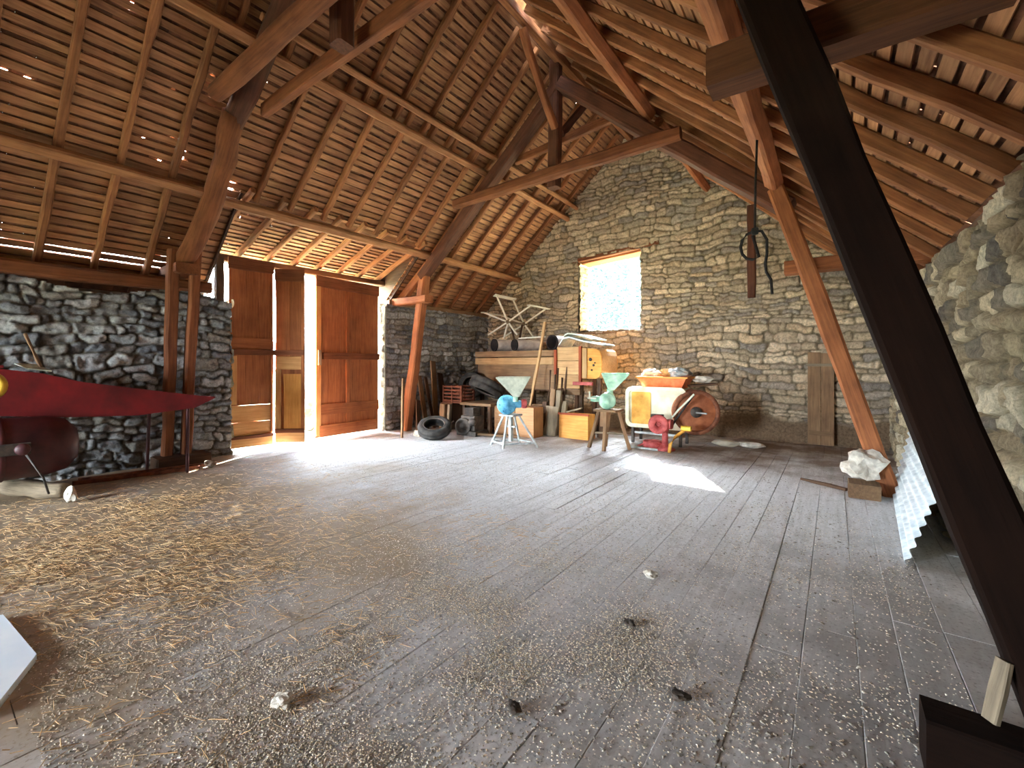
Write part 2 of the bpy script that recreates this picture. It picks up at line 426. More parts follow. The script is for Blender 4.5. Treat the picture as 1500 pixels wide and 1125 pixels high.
# left wall, two lengths either side of the door opening
DY0, DY1, WT = 3.22, 6.42, 2.62
def lkeepA(u, v): return v < WT-.04+.08*np.sin(u*3.1)
la = masonry(-1.0, DY0, -.05, WT+.1,  .02, .19, .125, .10, .07, LEFT, (112, 102, 88), 41, lkeepA)
lb = masonry(DY1, 10.2, -.05, 2.9, .02, .24, .13, .06, .05, LEFT, (128, 120, 106), 42)
def rev(seed, v1): return masonry(-.7, 0., -.05, v1, .025, .3, .2, .06, .04, RIGHT, (136, 124, 104), seed)
wall_left = wall('wall_left', [
    (la, (XL, 0, 0), ey, ez, ex), (lb, (XL, 0, 0), ey, ez, ex),
    (rev(43, WT), (XL, DY0, 0), ex, ez, ey), (rev(44, 2.9), (XL, DY1, 0), ex, ez, neg(ey)),
])
struct(wall_left, 'grey rubble stone wall along the left side')
for lo, hi in (((XL-.7, YB-.1, -.2), (XL-.12, DY0-.09, WT-.06)), ((XL-.7, DY1+.09, -.2), (XL-.12, 10.6, 2.86))):
    box('wall_core', lo, hi, M['outer'], wall_left, cham=0.)
# right wall
ra = masonry(-.5, 10.2, -.05, 2.66, .02, .23, .16, .08, .07, RIGHT, (128, 112, 86), 51, lambda u, v: v < 2.54+.04*np.sin(u*2.3))
wall_right = wall('wall_right', [(ra, (XR, 0, 0), ey, ez, neg(ex))])
struct(wall_right, 'rough tan rubble stone wall at the right')
box('wall_core', (XR-.02, YB-.1, -.2), (XR+.15, -.4, 2.6), M['outer'], wall_right, cham=0.); box('wall_core', (XL-.15, YB-.1, -.2), (XL+.02, -.95, 2.6), M['outer'], wall_left, cham=0.)
box('wall_core', (XR+.12, YB-.1, -.2), (XR+.6, 10.6, 2.4), M['outer'], wall_right, cham=0.)

# the end wall behind the viewer, with an unseen opening added for daylight fill
FX0, FX1, FZ0, FZ = -7.4, -5.2, .3, 2.5
M['front'] = wood('end wall boards', lin(96, 70, 50), lin(140, 106, 76))
def end_wall():
    polys = [[(-9, -.2), (FX0, -.2), (FX0, roof_z(FX0)+.15), (-9, roof_z(-9)+.15)], [(FX1, -.2), (1.6, -.2), (1.6, roof_z(1.6)+.15), (RX, RZ+.2), (FX1, roof_z(FX1)+.15)],
             [(FX0, -.2), (FX1, -.2), (FX1, FZ0), (FX0, FZ0)], [(FX0, FZ), (FX1, FZ), (FX1, roof_z(FX1)+.15), (FX0, roof_z(FX0)+.15)]]
    vs, fs = [], []
    for p in polys:
        n = len(vs); k = len(p); vs += [(x, YB, z) for x, z in p]+[(x, YB-.15, z) for x, z in p]
        fs += [tuple(n+i for i in range(k)), tuple(n+k+i for i in reversed(range(k)))]+[(n+i, n+k+i, n+k+(i+1) % k, n+(i+1) % k) for i in range(k)]
    return mesh('wall_front', vs, fs, M['front'])
front = struct(end_wall(), 'board end wall behind the viewer with an added opening for daylight')

# ------------------------------------------------------------------ floor of boards
def floorboards():
    vs, fs = [], []; x = XL-.75
    while x < XR+.1:
        w = random.uniform(.17, .25); y = YB-random.random()*2
        while y < YG+.1:
            L = random.uniform(1.8, 4.6); y2 = min(y+L, YG+.15)
            z = random.uniform(-.002, .002); t = random.uniform(-.002, .002); g_ = random.choice([.0006, .0012, .002, .0045])
            n = len(vs)
            c = .003
            for (yy) in (y+.002, y2-.002):
                vs += [(x+g_/2, yy, -.03), (x+g_/2, yy, z-t-c), (x+g_/2+c, yy, z-t), (x+w-g_/2-c, yy, z+t), (x+w-g_/2, yy, z+t-c), (x+w-g_/2, yy, -.03)]
            for i in range(5): fs.append((n+i, n+i+6, n+i+7, n+i+1))
            fs.append((n, n+1, n+2, n+3, n+4, n+5)); fs.append((n+11, n+10, n+9, n+8, n+7, n+6))
            y = y2
        x += w
    return mesh('floor', vs, [tuple(reversed(f)) for f in fs], M['floor'])
floor = struct(floorboards(), 'worn grey dusty floorboards running towards the gable')
box('floor_bed', (XL-.75, YB-2, -.2), (XR+.1, YG+.1, -.028), M['floor_under'], floor, cham=0.)

# ------------------------------------------------------------------ roof: tiles
BAY0, BAY1 = 2.92, 6.56                    # the eaves are lifted between these, over the tall doors
def lift_pt(d, y, up=0.):
    n = V((-.36, 0, 1)).normalized(); return V((-7.05-d, y, 4.0-.36*d))+n*up
#, laths, rafters, purlins
ORD = ['first', 'second', 'third', 'fourth', 'fifth', 'sixth', 'seventh', 'eighth', 'ninth', 'tenth', 'eleventh', 'twelfth', 'thirteenth', 'fourteenth', 'fifteenth', 'sixteenth', 'seventeenth', 'eighteenth', 'nineteenth', 'twentieth', 'twenty-first', 'twenty-second']
GAUGE = .117
def tiles(side, holes):
    vs, fs = [], []; n_r = 56
    for r in range(n_r):
        s = .10+r*GAUGE                     # distance down the slope to the tile's head
        y = YB-random.random()*.18
        while y < YG+.45:
            w = random.uniform(.165, .185); g0, g1 = random.uniform(0, .0012), random.uniform(0, .0012)
            if side > 0 and random.random() < .10: g1 = random.uniform(.006, .02)
            if side < 0 and random.random() < .012: g1 = random.uniform(.006, .016)
            mid = (y+w/2); dxm = (s+.06)/1.3454
            gone = False
            if side < 0 and (s+.05)/1.3454 > 3.26 and y+w > BAY0 and y < BAY1:
                if y < BAY0: tile(vs, fs, side, s, y, BAY0)
                if y+w > BAY1: tile(vs, fs, side, s, BAY1, y+w)
                gone = True
            for (hx, hy, hw) in holes:
                if abs(dxm-hx) < .055 and y <= hy < y+w:
                    if hw > .15: gone = True
                    else: g0, g1 = max(0, hy-hw/2-y), max(0, y+w-hy-hw/2); g1 = 0 if False else g1
                    if not gone:            # leave a slot hw wide: the tile is split in two slivers
                        for a, b in ((y, hy-hw/2), (hy+hw/2, y+w)):
                            if b-a > .01: tile(vs, fs, side, s, a, b)
                        gone = True
            if not gone: tile(vs, fs, side, s, y+g0, y+w-g1)
            y += w
    o = mesh('ceiling_left' if side < 0 else 'ceiling_right', vs, fs, M['tile'])
    return struct(o, 'clay tiled roof slope over the %s half of the barn' % ('left' if side < 0 else 'right'))
def tile(vs, fs, side, s, y0, y1):
    n = len(vs); j = random.uniform(0, .004)
    L = GAUGE+.035
    if side < 0 and 4.17 < s/1.3454 < 4.45 and y0 < 2.8: s += .03; L = GAUGE-.008     # slipped tiles above the wall plate
    for t in (0, .012):
        for yy in (y0, y1):
            for ss, lift in ((s, 0.124), (s+L, .140)):
                p = roof_pt(side, ss/1.3454, yy, lift+t+j)
                vs.append(p)
    fs.extend([(n, n+1, n+3, n+2), (n+4, n+6, n+7, n+5), (n, n+4, n+5, n+1), (n+2, n+3, n+7, n+6), (n, n+2, n+6, n+4), (n+1, n+5, n+7, n+3)])
HOLES_L = [(2.81, .58, .05), (2.81, .74, .05), (1.97, 1.37, .05), (2.48, 1.88, .04), (2.22, 2.2, .05), (2.33, 2.28, .06), (2.97, 1.73, .04), (2.9, 2.0, .05), (3.04, 2.15, .06), (3.18, 1.94, .04), (3.2, 2.8, .10), (3.25, 2.95, .08)]
HOLES_R = [(.14, 5.62, .2), (.14, 5.75, .2), (.14, 5.26, .2), (.24, 5.72, .08)]
tiles(-1, HOLES_L); tiles(1, HOLES_R)
ridge_cap = struct(mesh('ceiling_ridge', [(RX+a, y, RZ+b) for y in (YB, 5.2, 5.42, 5.55, 5.85, YG+.5) for a, b in ((-.26, -.02), (0, .25), (.26, -.02))],
    [(0, 3, 4, 1), (1, 4, 5, 2), (3, 6, 7, 4), (6, 9, 10, 7), (7, 10, 11, 8), (9, 12, 13, 10), (12, 15, 16, 13), (13, 16, 17, 14)], M['tile']), 'ridge tiles along the top of the roof')

def lath_run(side):
    for r in range(53):
        s = .17+r*GAUGE; dx = s/1.3454
        if dx > 4.72: break
        segs = [(YB, YG-.02)] if not (side < 0 and dx > 3.28) else [(YB, BAY0+.04), (BAY1-.04, YG-.02)]
        n = V((side*SL, 0, 1)).normalized()
        dip = random.uniform(-.006, .006)
        for (ya, yb) in segs:
            p0, p1 = roof_pt(side, dx, ya, .109+dip), roof_pt(side, dx, yb, .109-dip)
            o = beam('roof_lath', p0, p1, random.uniform(.078, .094), .017, M['lath'], up=n, n=max(6, int((yb-ya)*2)), wob=.006, cham=.1)
            tag(o, 'thin brown lath under the tiles of the %s roof slope' % ('left' if side < 0 else 'right'), 'lath', 'laths of the %s roof slope' % ('left' if side < 0 else 'right'))
lath_run(-1); lath_run(1)
def lifted_eaves():
    n = V((-.36, 0, 1)).normalized(); vs, fs = [], []
    for r in range(17):
        d = .0+r*.108
        if r < 16:
            o = beam('roof_lath', lift_pt(d+.03, BAY0, .109), lift_pt(d+.03, BAY1, .109), random.uniform(.06, .07), .017, M['lath'], up=n, n=8, wob=.006, cham=.1)
            tag(o, 'pale thin lath in the lifted eaves over the tall doors', 'lath', 'laths of the lifted eaves')
        y = BAY0-random.random()*.1
        while y < BAY1:
            w = random.uniform(.15, .18); k = len(vs); g_ = random.uniform(.001, .007)
            for t in (0, .012):
                for yy in (y+g_, y+w-g_):
                    for dd, up in ((d-.0, .138), (d+.125, .122)): vs.append(lift_pt(dd, yy, up+t))
            fs.extend([(k, k+1, k+3, k+2), (k+4, k+6, k+7, k+5), (k, k+4, k+5, k+1), (k+2, k+3, k+7, k+6), (k, k+2, k+6, k+4), (k+1, k+5, k+7, k+3)])
            y += w
    struct(mesh('ceiling_eaves', vs, fs, M['tile']), 'clay tiles of the lifted eaves over the tall doors')
    for i, y in enumerate(reversed([3.02+.49*k for k in range(8)])):
        o = beam('rafter', lift_pt(-.12, y, .05), lift_pt(1.75, y, .05), .07, .1, M['rafter'], up=n, n=6, wob=.006, cham=.2)
        tag(o, 'short rafter over the tall doors, %s from the far truss' % ORD[i], 'rafter', 'short rafters over the doors')
    for y in (BAY0, BAY1):
        c = prism('trim_cheek', [roof_pt(-1, 3.2, y, .05), lift_pt(1.78, y, .12), roof_pt(-1, 4.9, y, .02)], (0, .03, 0), M['dark_plank']); struct(c, 'board cheek closing the lifted eaves')
lifted_eaves()

def rafter_run(side, ys, dx0, dx1, what, group, w=.075, h=.1, lift=.05):
    n = V((side*SL, 0, 1)).normalized()
    for i, y in enumerate(sorted(ys, reverse=True)):
        e = random.uniform(-.03, .03)
        o = beam('rafter', roof_pt(side, dx0, y+e, lift), roof_pt(side, (dx1 if not (side < 0 and dx1 > 4 and BAY0 < y < BAY1) else 3.24), y-e, lift), w*random.uniform(.85, 1.15), h, M['rafter'], up=n, n=14, wob=.009, cham=.2)
        tag(o, what % ORD[i], 'rafter', group)
low = [1.02+.535*k for k in range(-1, 17)]
rafter_run(-1, low, 1.5, 4.62, 'brown pole rafter low on the left slope, %s from the gable', 'lower rafters of the left slope')
up_ = [1.1+.575*k for k in range(-1, 16)]
rafter_run(-1, up_, .12, 1.72, 'brown rafter high on the left slope below the ridge, %s from the gable', 'upper rafters of the left slope')
right = [1.95+.5*k for k in range(0, 16)]
rafter_run(1, right, .12, 4.72, 'brown rafter on the right slope, %s from the gable', 'rafters of the right slope', .08, .115, .045)

def purlin(label, x, z, y0, y1, w, h, up, bow=0., mat='purlin', n=10):
    o = beam('purlin', (x, y0, z), (x, y1, z), w, h, M[mat], up=up, n=n, wob=.008, cham=.18, bow=bow)
    return tag(o, label, 'purlin', 'purlins carrying the rafters')
UL, UR = NL*1, V((SL, 0, 1)).normalized()
ul = V((-SL, 0, 1)).normalized(); ur = V((SL, 0, 1)).normalized()
purlin('low purlin on the left slope between near truss and viewer', -7.1, 3.90, YB, 2.62, .13, .11, ul, .02)
purlin('low purlin on the left slope above the tall doors', -7.08, 3.87, 2.5, 6.9, .13, .11, ul, .03)
purlin('low purlin on the left slope between far truss and gable', -7.06, 3.86, 6.7, YG+.1, .13, .11, ul)
purlin('lower timber of the double high purlin on the left slope', -5.55, 5.27, 2.4, YG+.1, .12, .12, ul, .0)
purlin('upper timber of the double high purlin on the left slope', -5.3, 5.5, 2.4, YG+.1, .09, .1, ul, .0)
purlin('high purlin on the left slope between near truss and viewer', -5.5, 5.3, YB, 2.6, .13, .13, ul)
purlin('orange low purlin on the right slope between the two trusses', -.62, 3.85, 1.6, 6.6, .19, .17, ur, .0, 'far_timber')
purlin('low purlin on the right slope between far truss and gable', -.62, 3.84, 6.8, YG-.1, .16, .16, ur, .0, 'far_timber')
purlin('orange high purlin on the right slope, cut end at far truss', -2.3, 5.37, 1.4, 6.72, .2, .16, ur, .0, 'far_timber')
purlin('high purlin on the right slope between far truss and gable', -2.2, 5.28, 6.9, YG+.1, .14, .14, ur, .0, 'far_timber')
o = beam('ridge_beam', (RX, YB, RZ-.06), (RX, YG+.1, RZ-.06), .12, .16, M['rafter'], n=14, wob=.01)
tag(o, 'long ridge beam along the top of the roof', 'beam')
# wall plates
o = beam('wall_plate', (XL+.1, YB, 2.62), (XL+.08, 2.9, 2.74), .22, .17, M['left_timber'], n=10, wob=.012, cham=.2); tag(o, 'dark timber plate on the left wall beside the red machine', 'wall plate')
o = beam('wall_plate', (XL-.05, 6.5, 2.94), (XL-.05, YG, 2.94), .2, .1, M['plank'], n=6, wob=.008); tag(o, 'timber plate on the left wall beyond the doors', 'wall plate')
o = beam('wall_plate', (XR+.14, YB, 2.6), (XR+.14, YG, 2.6), .2, .1, M['dark_plank'], n=8, wob=.01); tag(o, 'timber plate on top of the right wall', 'wall plate')
o = beam('door_lintel', (XL-.28, 3.0, 3.34), (XL-.28, 6.62, 3.40), .2, .12, M['dark_plank'], n=5, wob=.008); tag(o, 'dark timber lintel over the tall doors', 'lintel')
o = beam('door_post', (XL-.05, 3.08, 2.5), (XL-.05, 3.08, 3.3), .12, .12, M['dark_plank'], n=2, wob=.004); tag(o, 'short dark post on the wall left of the doors', 'post')
o = beam('door_post', (XL-.12, 6.66, 2.5), (XL-.12, 6.66, 2.8), .16, .14, M['left_timber'], n=2, wob=.004); tag(o, 'short brown post on the wall right of the doors', 'post')

# ------------------------------------------------------------------ trusses
PZ, PS = 6.42, .85
def prin(side, dx): return PZ-PS*dx
t3 = thing('roof_truss', 'far roof truss with king post and orange leg, nearest the gable', 'roof truss', (RX, 6.75, 0), 'roof trusses')
Y3 = 6.75
beam('leg', (-7.92, Y3, .02), (-7.28, Y3, 3.62), .2, .2, M['far_timber'], t3, up=(0, 1, 0), n=8, wob=.008)
beam('leg', (.53, Y3-.1, .0), (-.6, Y3-.1, 3.78), .2, .2, M['far_timber'], t3, up=(0, 1, 0), n=8, wob=.008)
beam('principal_rafter', (RX-3.5, Y3, prin(-1, 3.5)), (RX-.05, Y3, PZ-.05), .2, .24, M['dark_principal'], t3, up=(.7, 0, 1), n=8, wob=.01)
beam('principal_rafter', (RX+3.4, Y3, prin(1, 3.4)), (RX+.05, Y3, PZ-.05), .22, .34, M['dark_principal'], t3, up=(-.7, 0, 1), n=8, wob=.01)
beam('collar_beam', (-6.2, Y3-.2, 4.76), (-1.78, Y3-.2, 4.84), .16, .2, M['left_timber'], t3, n=8, wob=.012, cham=.25)
beam('upper_collar', (-4.98, Y3+.2, 5.45), (-3.0, Y3+.2, 5.62), .1, .14, M['left_timber'], t3, n=4, wob=.008)
beam('king_post', (-3.98, Y3-.02, 4.62), (-3.95, Y3-.02, 6.84), .2, .18, M['dark_principal'], t3, up=(0, 1, 0), n=5, wob=.006)
beam('ridge_brace', (-3.92, Y3-.1, 5.62), (-3.9, 5.62, 6.72), .11, .12, M['far_timber'], t3, n=5, wob=.006, bow=.04)
beam('ridge_brace', (-3.92, Y3+.1, 5.6), (-3.9, 7.9, 6.7), .11, .12, M['dark_principal'], t3, n=5, wob=.006)
beam('strut', (-8.5, Y3-.05, 2.95), (-7.12, Y3-.05, 2.95), .24, .16, M['far_timber'], t3, n=3, wob=.006)
beam('strut', (-.52, Y3, 2.76), (.95, Y3, 2.76), .24, .17, M['far_timber'], t3, n=3, wob=.006)
beam('brace', (-8.15, Y3+.02, 2.98), (-7.2, Y3+.02, 3.72), .12, .2, M['far_timber'], t3, n=4, wob=.006)
t2 = thing('roof_truss', 'near roof truss with thick near-black leaning leg at the right', 'roof truss', (RX, 2.5, 0), 'roof trusses')
Y2 = 2.5
beam('leg', (.685, 2.44, .16), (-.43, 2.44, 3.8), .2, .205, M['near_timber_shaded'], t2, up=(0, 1, 0), n=10, wob=.006, cham=.08)
beam('strut', (-.56, 2.65, 3.12), (1.3, 2.65, 3.1), .2, .2, M['strut_timber_lit'], t2, n=4, wob=.006, cham=.08)
beam('principal_rafter', (.05, 2.62, 3.52), (RX, 2.62, 6.75), .22, .28, M['near_timber_shaded'], t2, up=(-.7, 0, 1), n=8, wob=.01)
beam('leg', (-8.06, 2.3, .15), (-7.86, 2.32, 3.2), .14, .13, M['left_timber'], t2, up=(0, 1, 0), n=7, wob=.008)
beam('leg', (-8.02, 2.52, .15), (-7.78, 2.58, 3.3), .14, .13, M['left_timber'], t2, up=(0, 1, 0), n=7, wob=.008)
beam('strut', (-8.6, 2.45, 2.93), (-7.7, 2.45, 2.93), .3, .16, M['left_timber'], t2, n=3, wob=.006)
beam('principal_rafter', (-7.86, 2.45, 3.05), (-6.2, 2.45, 4.72), .24, .26, M['left_timber'], t2, up=(.9, 0, 1), n=8, wob=.012, rnd=True, bow=-.1)
beam('principal_rafter', (-6.3, 2.5, 4.62), (RX, 2.5, PZ), .22, .26, M['dark_principal'], t2, up=(.7, 0, 1), n=6, wob=.012, rnd=True)
beam('collar_beam', (-6.02, 2.2, 4.78), (-1.7, 2.2, 4.84), .2, .2, M['left_timber'], t2, n=8, wob=.01, rnd=True)
beam('collar_beam', (-6.0, 2.74, 4.82), (-1.7, 2.74, 4.84), .1, .18, M['left_timber'], t2, n=8, wob=.01)
beam('king_post', (RX, 2.5, 4.6), (RX, 2.5, 6.84), .18, .18, M['dark_principal'], t2, up=(0, 1, 0), n=4, wob=.006)
# sill blocks under the near truss
o = box('sill_block', (.27, 2.18, 0), (.83, 2.35, .21), M['near_timber_shaded'], cham=.05); tag(o, 'dark timber block under the foot of the near leaning leg', 'block')
o = beam('wood_cleat', (.455, 2.31, .215), (.50, 2.345, .43), .05, .025, M['grey_wood'], n=2, wob=.003); tag(o, 'short pale board stood between dark block and leaning leg', 'board')
o = box('sill_block', (-8.15, 2.12, 0), (-7.78, 2.78, .15), M['dark_plank'], cham=.05); tag(o, 'dark timber sill under the left truss legs', 'block')
# timber and rope hanging at the right
o = beam('hanging_timber', (-.93, 6.93, 3.72), (-.92, 6.93, 2.44), .1, .1, M['dark_principal'], n=6, wob=.01); tag(o, 'short dark timber hanging down before the gable wall', 'timber')
rp = thing('rope', 'black knotted rope hanging from the right purlin', 'rope', (-.63, 5, 3.7))
tube('strand', [(-.62, 5, 3.8), (-.635, 5, 3.3), (-.64, 5, 2.9), (-.64, 5, 2.82)], .011, M['rope'], rp)
tube('loop', [(-.64, 5, 2.84)]+[(-.64-.02-.11*math.sin(a)*1.0, 5.01, 2.70+.14*math.cos(a)) for a in [i*math.pi/6 for i in range(0, 8)]]+[(-.66, 5, 2.8)], .014, M['rope'], rp)
tube('tail', [(-.64, 5, 2.84), (-.58, 5, 2.83), (-.535, 5, 2.74), (-.535, 5, 2.6), (-.55, 5, 2.5), (-.54, 5, 2.42), (-.5, 5, 2.34), (-.49, 5, 2.2)], .013, M['rope'], rp)
lathe('knot', [(.0, -.04), (.03, -.03), (.036, 0), (.03, .03), (0, .04)], (-.64, 5, 2.84), (0, 0, 1), M['rope'], rp, 10)

# ------------------------------------------------------------------ window
win = struct(box('window_1', (WX0-.03, YG-.03, WZ0-.06), (WX1+.08, YG+.3, WZ0-.0), M['plank'], cham=.1), 'window opening in the gable with timber lintel and sill')
beam('lintel', (WX0-.22, YG+.04, WZ1-.06), (WX1+.4, YG+.04, WZ1+.08), .16, .1, M['door_dark'], win, n=4, wob=.006)
beam('lintel', (WX0-.1, YG+.3, WZ1-.1), (WX1+.1, YG+.3, WZ1+.02), .44, .1, M['door'], win, n=4, wob=.006)

# ------------------------------------------------------------------ tall doors
def leaf(name, label, a, b, z0, z1, spec):
    """A board door leaf from plan point a to b; spec lists its parts in fractions of width and metres of height."""
    a, b = V((a[0], a[1], 0)), V((b[0], b[1], 0)); d = (b-a); W = d.length; x = d/W
    nrm = V((x.y, -x.x, 0))
    if nrm.dot(V((0, 0, 0))-a) < 0: nrm = -nrm
    t = thing(name, None, None, a+V((0, 0, z0)))
    del t['label']; del t['category']
    struct(t, label)
    for (part, u0, u1, v0, v1, th, off, mat) in spec:
        c0 = a+x*(W*u0); c1 = a+x*(W*u1); mid = (c0+c1)/2+nrm*off
        if v1-v0 > (u1-u0)*W:
            beam(part, mid+V((0, 0, v0)), mid+V((0, 0, v1)), (u1-u0)*W-.0005, th, M[mat], t, up=nrm, n=4, wob=.002, cham=.08)
        else:
            m0, m1 = c0+nrm*off+V((0, 0, (v0+v1)/2)), c1+nrm*off+V((0, 0, (v0+v1)/2))
            beam(part, m0, m1, th, v1-v0-.004, M[mat], t, n=3, wob=.002, cham=.08)
    return t
D = 'door'; R_ = 'door_dark'; P_ = 'door_lit'
leaf('door_1', 'left leaf of the tall board doors', (XL-.12, 3.25), (XL-.06, 3.95), .05, 3.34, [
    ('board', 0, .36, .8, 3.2, .03, 0, D), ('board', .36, .68, .8, 3.2, .03, 0, D), ('board', .68, 1, .8, 3.2, .03, 0, D),
    ('board', .0, 1, .5, .8, .03, 0, P_), ('board', 0, 1, .26, .5, .03, 0, P_), ('board', 0, 1, .06, .22, .04, .012, P_),
    ('stile', 0, .16, .82, 1.66, .03, .028, P_), ('stile', .94, 1, .3, 3.0, .03, .028, D),
    ('rail', -.02, 1.02, 1.68, 1.78, .05, .035, R_), ('rail', 0, 1, 1.78, 1.98, .03, .02, D), ('rail', -.02, 1.02, 3.16, 3.36, .05, .02, R_), ('rail', 0, 1, .21, .27, .05, .03, R_)])
leaf('door_2', 'middle leaf of the tall doors, folded inwards', (XL-.02, 3.99), (XL+.36, 4.33), .05, 3.2, [
    ('board', 0, .5, .3, 3.1, .03, 0, D), ('board', .5, 1, .3, 3.1, .03, 0, D), ('board', .0, 1, .08, .3, .03, 0, P_),
    ('board', .05, .95, 1.42, 1.66, .03, .02, P_), ('panel', .3, .9, .34, 1.34, .03, .022, 'orange_box'),  # orange panel: warm bounce from the sunlit floor put into its colour
    ('stile', 0, .2, .3, 1.42, .03, .024, P_), ('stile', .9, 1, .3, 3.0, .03, .024, D),
    ('rail', -.01, 1.01, 1.68, 1.78, .05, .035, R_), ('rail', 0, 1, 3.04, 3.26, .05, .02, R_), ('rail', 0, 1, .26, .34, .04, .03, R_)])
leaf('door_3', 'right leaf of the tall board doors', (XL-.02, 4.74), (XL-.12, 6.30), .05, 3.26, [
    ('board', 0, .18, .06, 3.2, .03, 0, D), ('board', .18, .36, .06, 3.2, .03, 0, D), ('board', .36, .54, .06, 3.2, .03, 0, D),
    ('board', .54, .7, .06, 3.2, .03, 0, D), ('board', .7, .86, .06, 3.2, .03, 0, D), ('board', .86, 1, .06, 3.2, .03, 0, D),
    ('stile', 0, .07, .1, 3.2, .04, .03, P_), ('stile', .45, .5, .3, 3.0, .03, .025, D),
    ('rail', 0, 1, 3.06, 3.28, .05, .03, R_), ('rail', .1, 1, 1.62, 1.76, .06, .035, R_), ('rail', .05, .95, .06, .3, .04, .03, D), ('rail', 0, 1, .5, .72, .03, .025, D),
    ('latch', .02, .06, 1.5, 1.8, .05, .06, 'grey_wood')])

# ------------------------------------------------------------------ red machine at the left
rm = thing('farm_machine', 'dull red machine with a long tapering spout by the left wall', 'farm machine', (-7.4, .9, 0))
def spout():
    side = [(-.9, 1.55), (.6, 1.46), (.9, 1.41), (1.24, 1.30), (2.12, 1.13), (2.66, 1.03), (2.4, .90), (1.76, .85), (1.1, .89), (.6, .95), (-.9, .96)]
    prism('spout', [(-7.28, y, z) for y, z in side], (-.03, 0, 0), M['red'], rm)
    prism('spout', [(-7.78, y, z) for y, z in side], (-.03, 0, 0), M['red'], rm)
    low_ = side[5:]
    vs = [(-7.28, y, z) for y, z in low_]+[(-7.8, y, z) for y, z in low_]; k = len(low_)
    vs += [(x, y, z+.012) for x, y, z in vs]
    fs = [(i, i+1, k+i+1, k+i) for i in range(k-1)]+[(2*k+i, 3*k+i, 3*k+i+1, 2*k+i+1) for i in range(k-1)]
    mesh('spout_floor', vs, fs, M['red'], rm)
    box('top_flap', (-7.82, -.8, 1.47), (-7.26, .62, 1.5), M['red'], rm)
spout()
lathe('drum', [(.0, 1.95), (.18, 1.93), (.29, 1.84), (.335, 1.68), (.335, .0), (.3, -.05), (0, -.05)], (-7.25, -.75, .59), (0, 1, 0), M['dark_red'], rm, 36)
for y in (-.1, .55): lathe('drum_band', [(.338, 0), (.348, .01), (.348, .05), (.338, .06)], (-7.25, y, .59), (0, 1, 0), M['dark_red'], rm, 36)
box('bracket', (-6.98, .42, .56), (-6.88, .78, .68), M['iron'], rm)
lathe('hub', [(0, .05), (.05, .05), (.06, .03), (.06, 0)], (-6.87, .72, .62), (1, -.2, 0), M['dark_red'], rm, 16)
tube('rod', [(-6.84, .74, .56), (-6.8, .86, .30), (-6.8, .9, .12)], .01, M['iron'], rm)
beam('support_leg', (-7.3, 2.31, 0), (-7.3, 2.32, .93), .035, .035, M['dark_red'], rm, n=2, wob=.001)
beam('support_leg', (-7.84, 2.0, 0), (-7.8, 2.02, .9), .035, .035, M['dark_red'], rm, n=2, wob=.001)
w = lathe('drive_wheel', [(.0, .03), (.1, .03), (.14, .05), (.155, .03), (.155, -.03), (.1, -.03), (0, -.03)], (-6.95, .47, 1.29), (1, -.45, 0), M['yellow'], rm, 28)
lathe('axle_boss', [(0, .07), (.04, .07), (.045, .03)], (-6.95, .47, 1.29), (1, -.45, 0), M['iron'], w, 12)
box('machine_body', (-7.75, -.9, .9), (-7.3, -.2, 1.5), M['red'], rm)
o = mesh('metal_sheet', [(-7.5, .72, 1.512), (-7.3, .8, 1.455), (-7.3, .99, 1.425), (-7.56, .9, 1.5)]+[(-7.5, .72, 1.522), (-7.3, .8, 1.468), (-7.3, .99, 1.438), (-7.56, .9, 1.512)], [(3, 2, 1, 0), (4, 5, 6, 7), (0, 1, 5, 4), (1, 2, 6, 5), (2, 3, 7, 6), (3, 0, 4, 7)], M['pale_metal'])
tag(o, 'pale sheet lying on top of the red machine', 'sheet')
o = beam('stick', (-7.42, .93, 1.46), (-8.05, .86, 1.88), .025, .025, M['plank'], n=4, wob=.006); tag(o, 'thin stick leaning from red machine to the left wall', 'stick')
o = beam('log', (-8.0, .62, .1), (-6.9, 1.02, .11), .2, .2, M['grey_wood'], n=7, wob=.016, rnd=True, taper=.85); tag(o, 'grey weathered log on the floor before the red machine', 'log')
def rock(name, loc, r, mat, seed, parent=None, k=.35):
    import bmesh
    bm = bmesh.new(); bmesh.ops.create_icosphere(bm, subdivisions=3, radius=1)
    R = random.Random(seed); ph = [R.uniform(0, 6) for _ in range(9)]
    for v in bm.verts:
        c = v.co.copy()
        s = 1+k*(.5*math.sin(3*c.x+ph[0])*math.sin(2.6*c.y+ph[1])+.4*math.sin(5*c.z+ph[2]+2*c.x)+.3*math.sin(7*c.y+ph[3]-3*c.z)+.25*math.sin(11*c.x+ph[4])*math.sin(9*c.z+ph[5]))
        v.co = V((c.x*r[0], c.y*r[1], c.z*r[2]))*s
    me = bpy.data.meshes.new(name); bm.to_mesh(me); bm.free()
    zmin = min(v.co.z for v in me.vertices)
    o = link(name, me, mat, parent, Matrix.Translation((loc[0], loc[1], loc[2]-zmin)))
    return o
o = rock('stone', (-6.72, 1.06, 0), (.06, .05, .09), M['sack'], 3); tag(o, 'small white stone at the end of the grey log', 'stone')
for (a, b, lab) in [((-7.68, 1.22, .025), (-7.42, 2.5, .025), 'long dark iron bar on the floor, nearer of two by left wall'), ((-7.84, 1.3, .025), (-7.52, 2.75, .025), 'long dark iron bar on the floor, nearer the left wall')]:
    o = beam('iron_bar', a, b, .05, .05, M['rust'], n=4, wob=.004); tag(o, lab, 'bar', 'iron bars by the left wall')
o = rock('stone', (-7.38, 2.62, 0), (.09, .07, .05), M['outer'], 8); tag(o, 'grey stone on the floor near the thin red leg', 'stone')
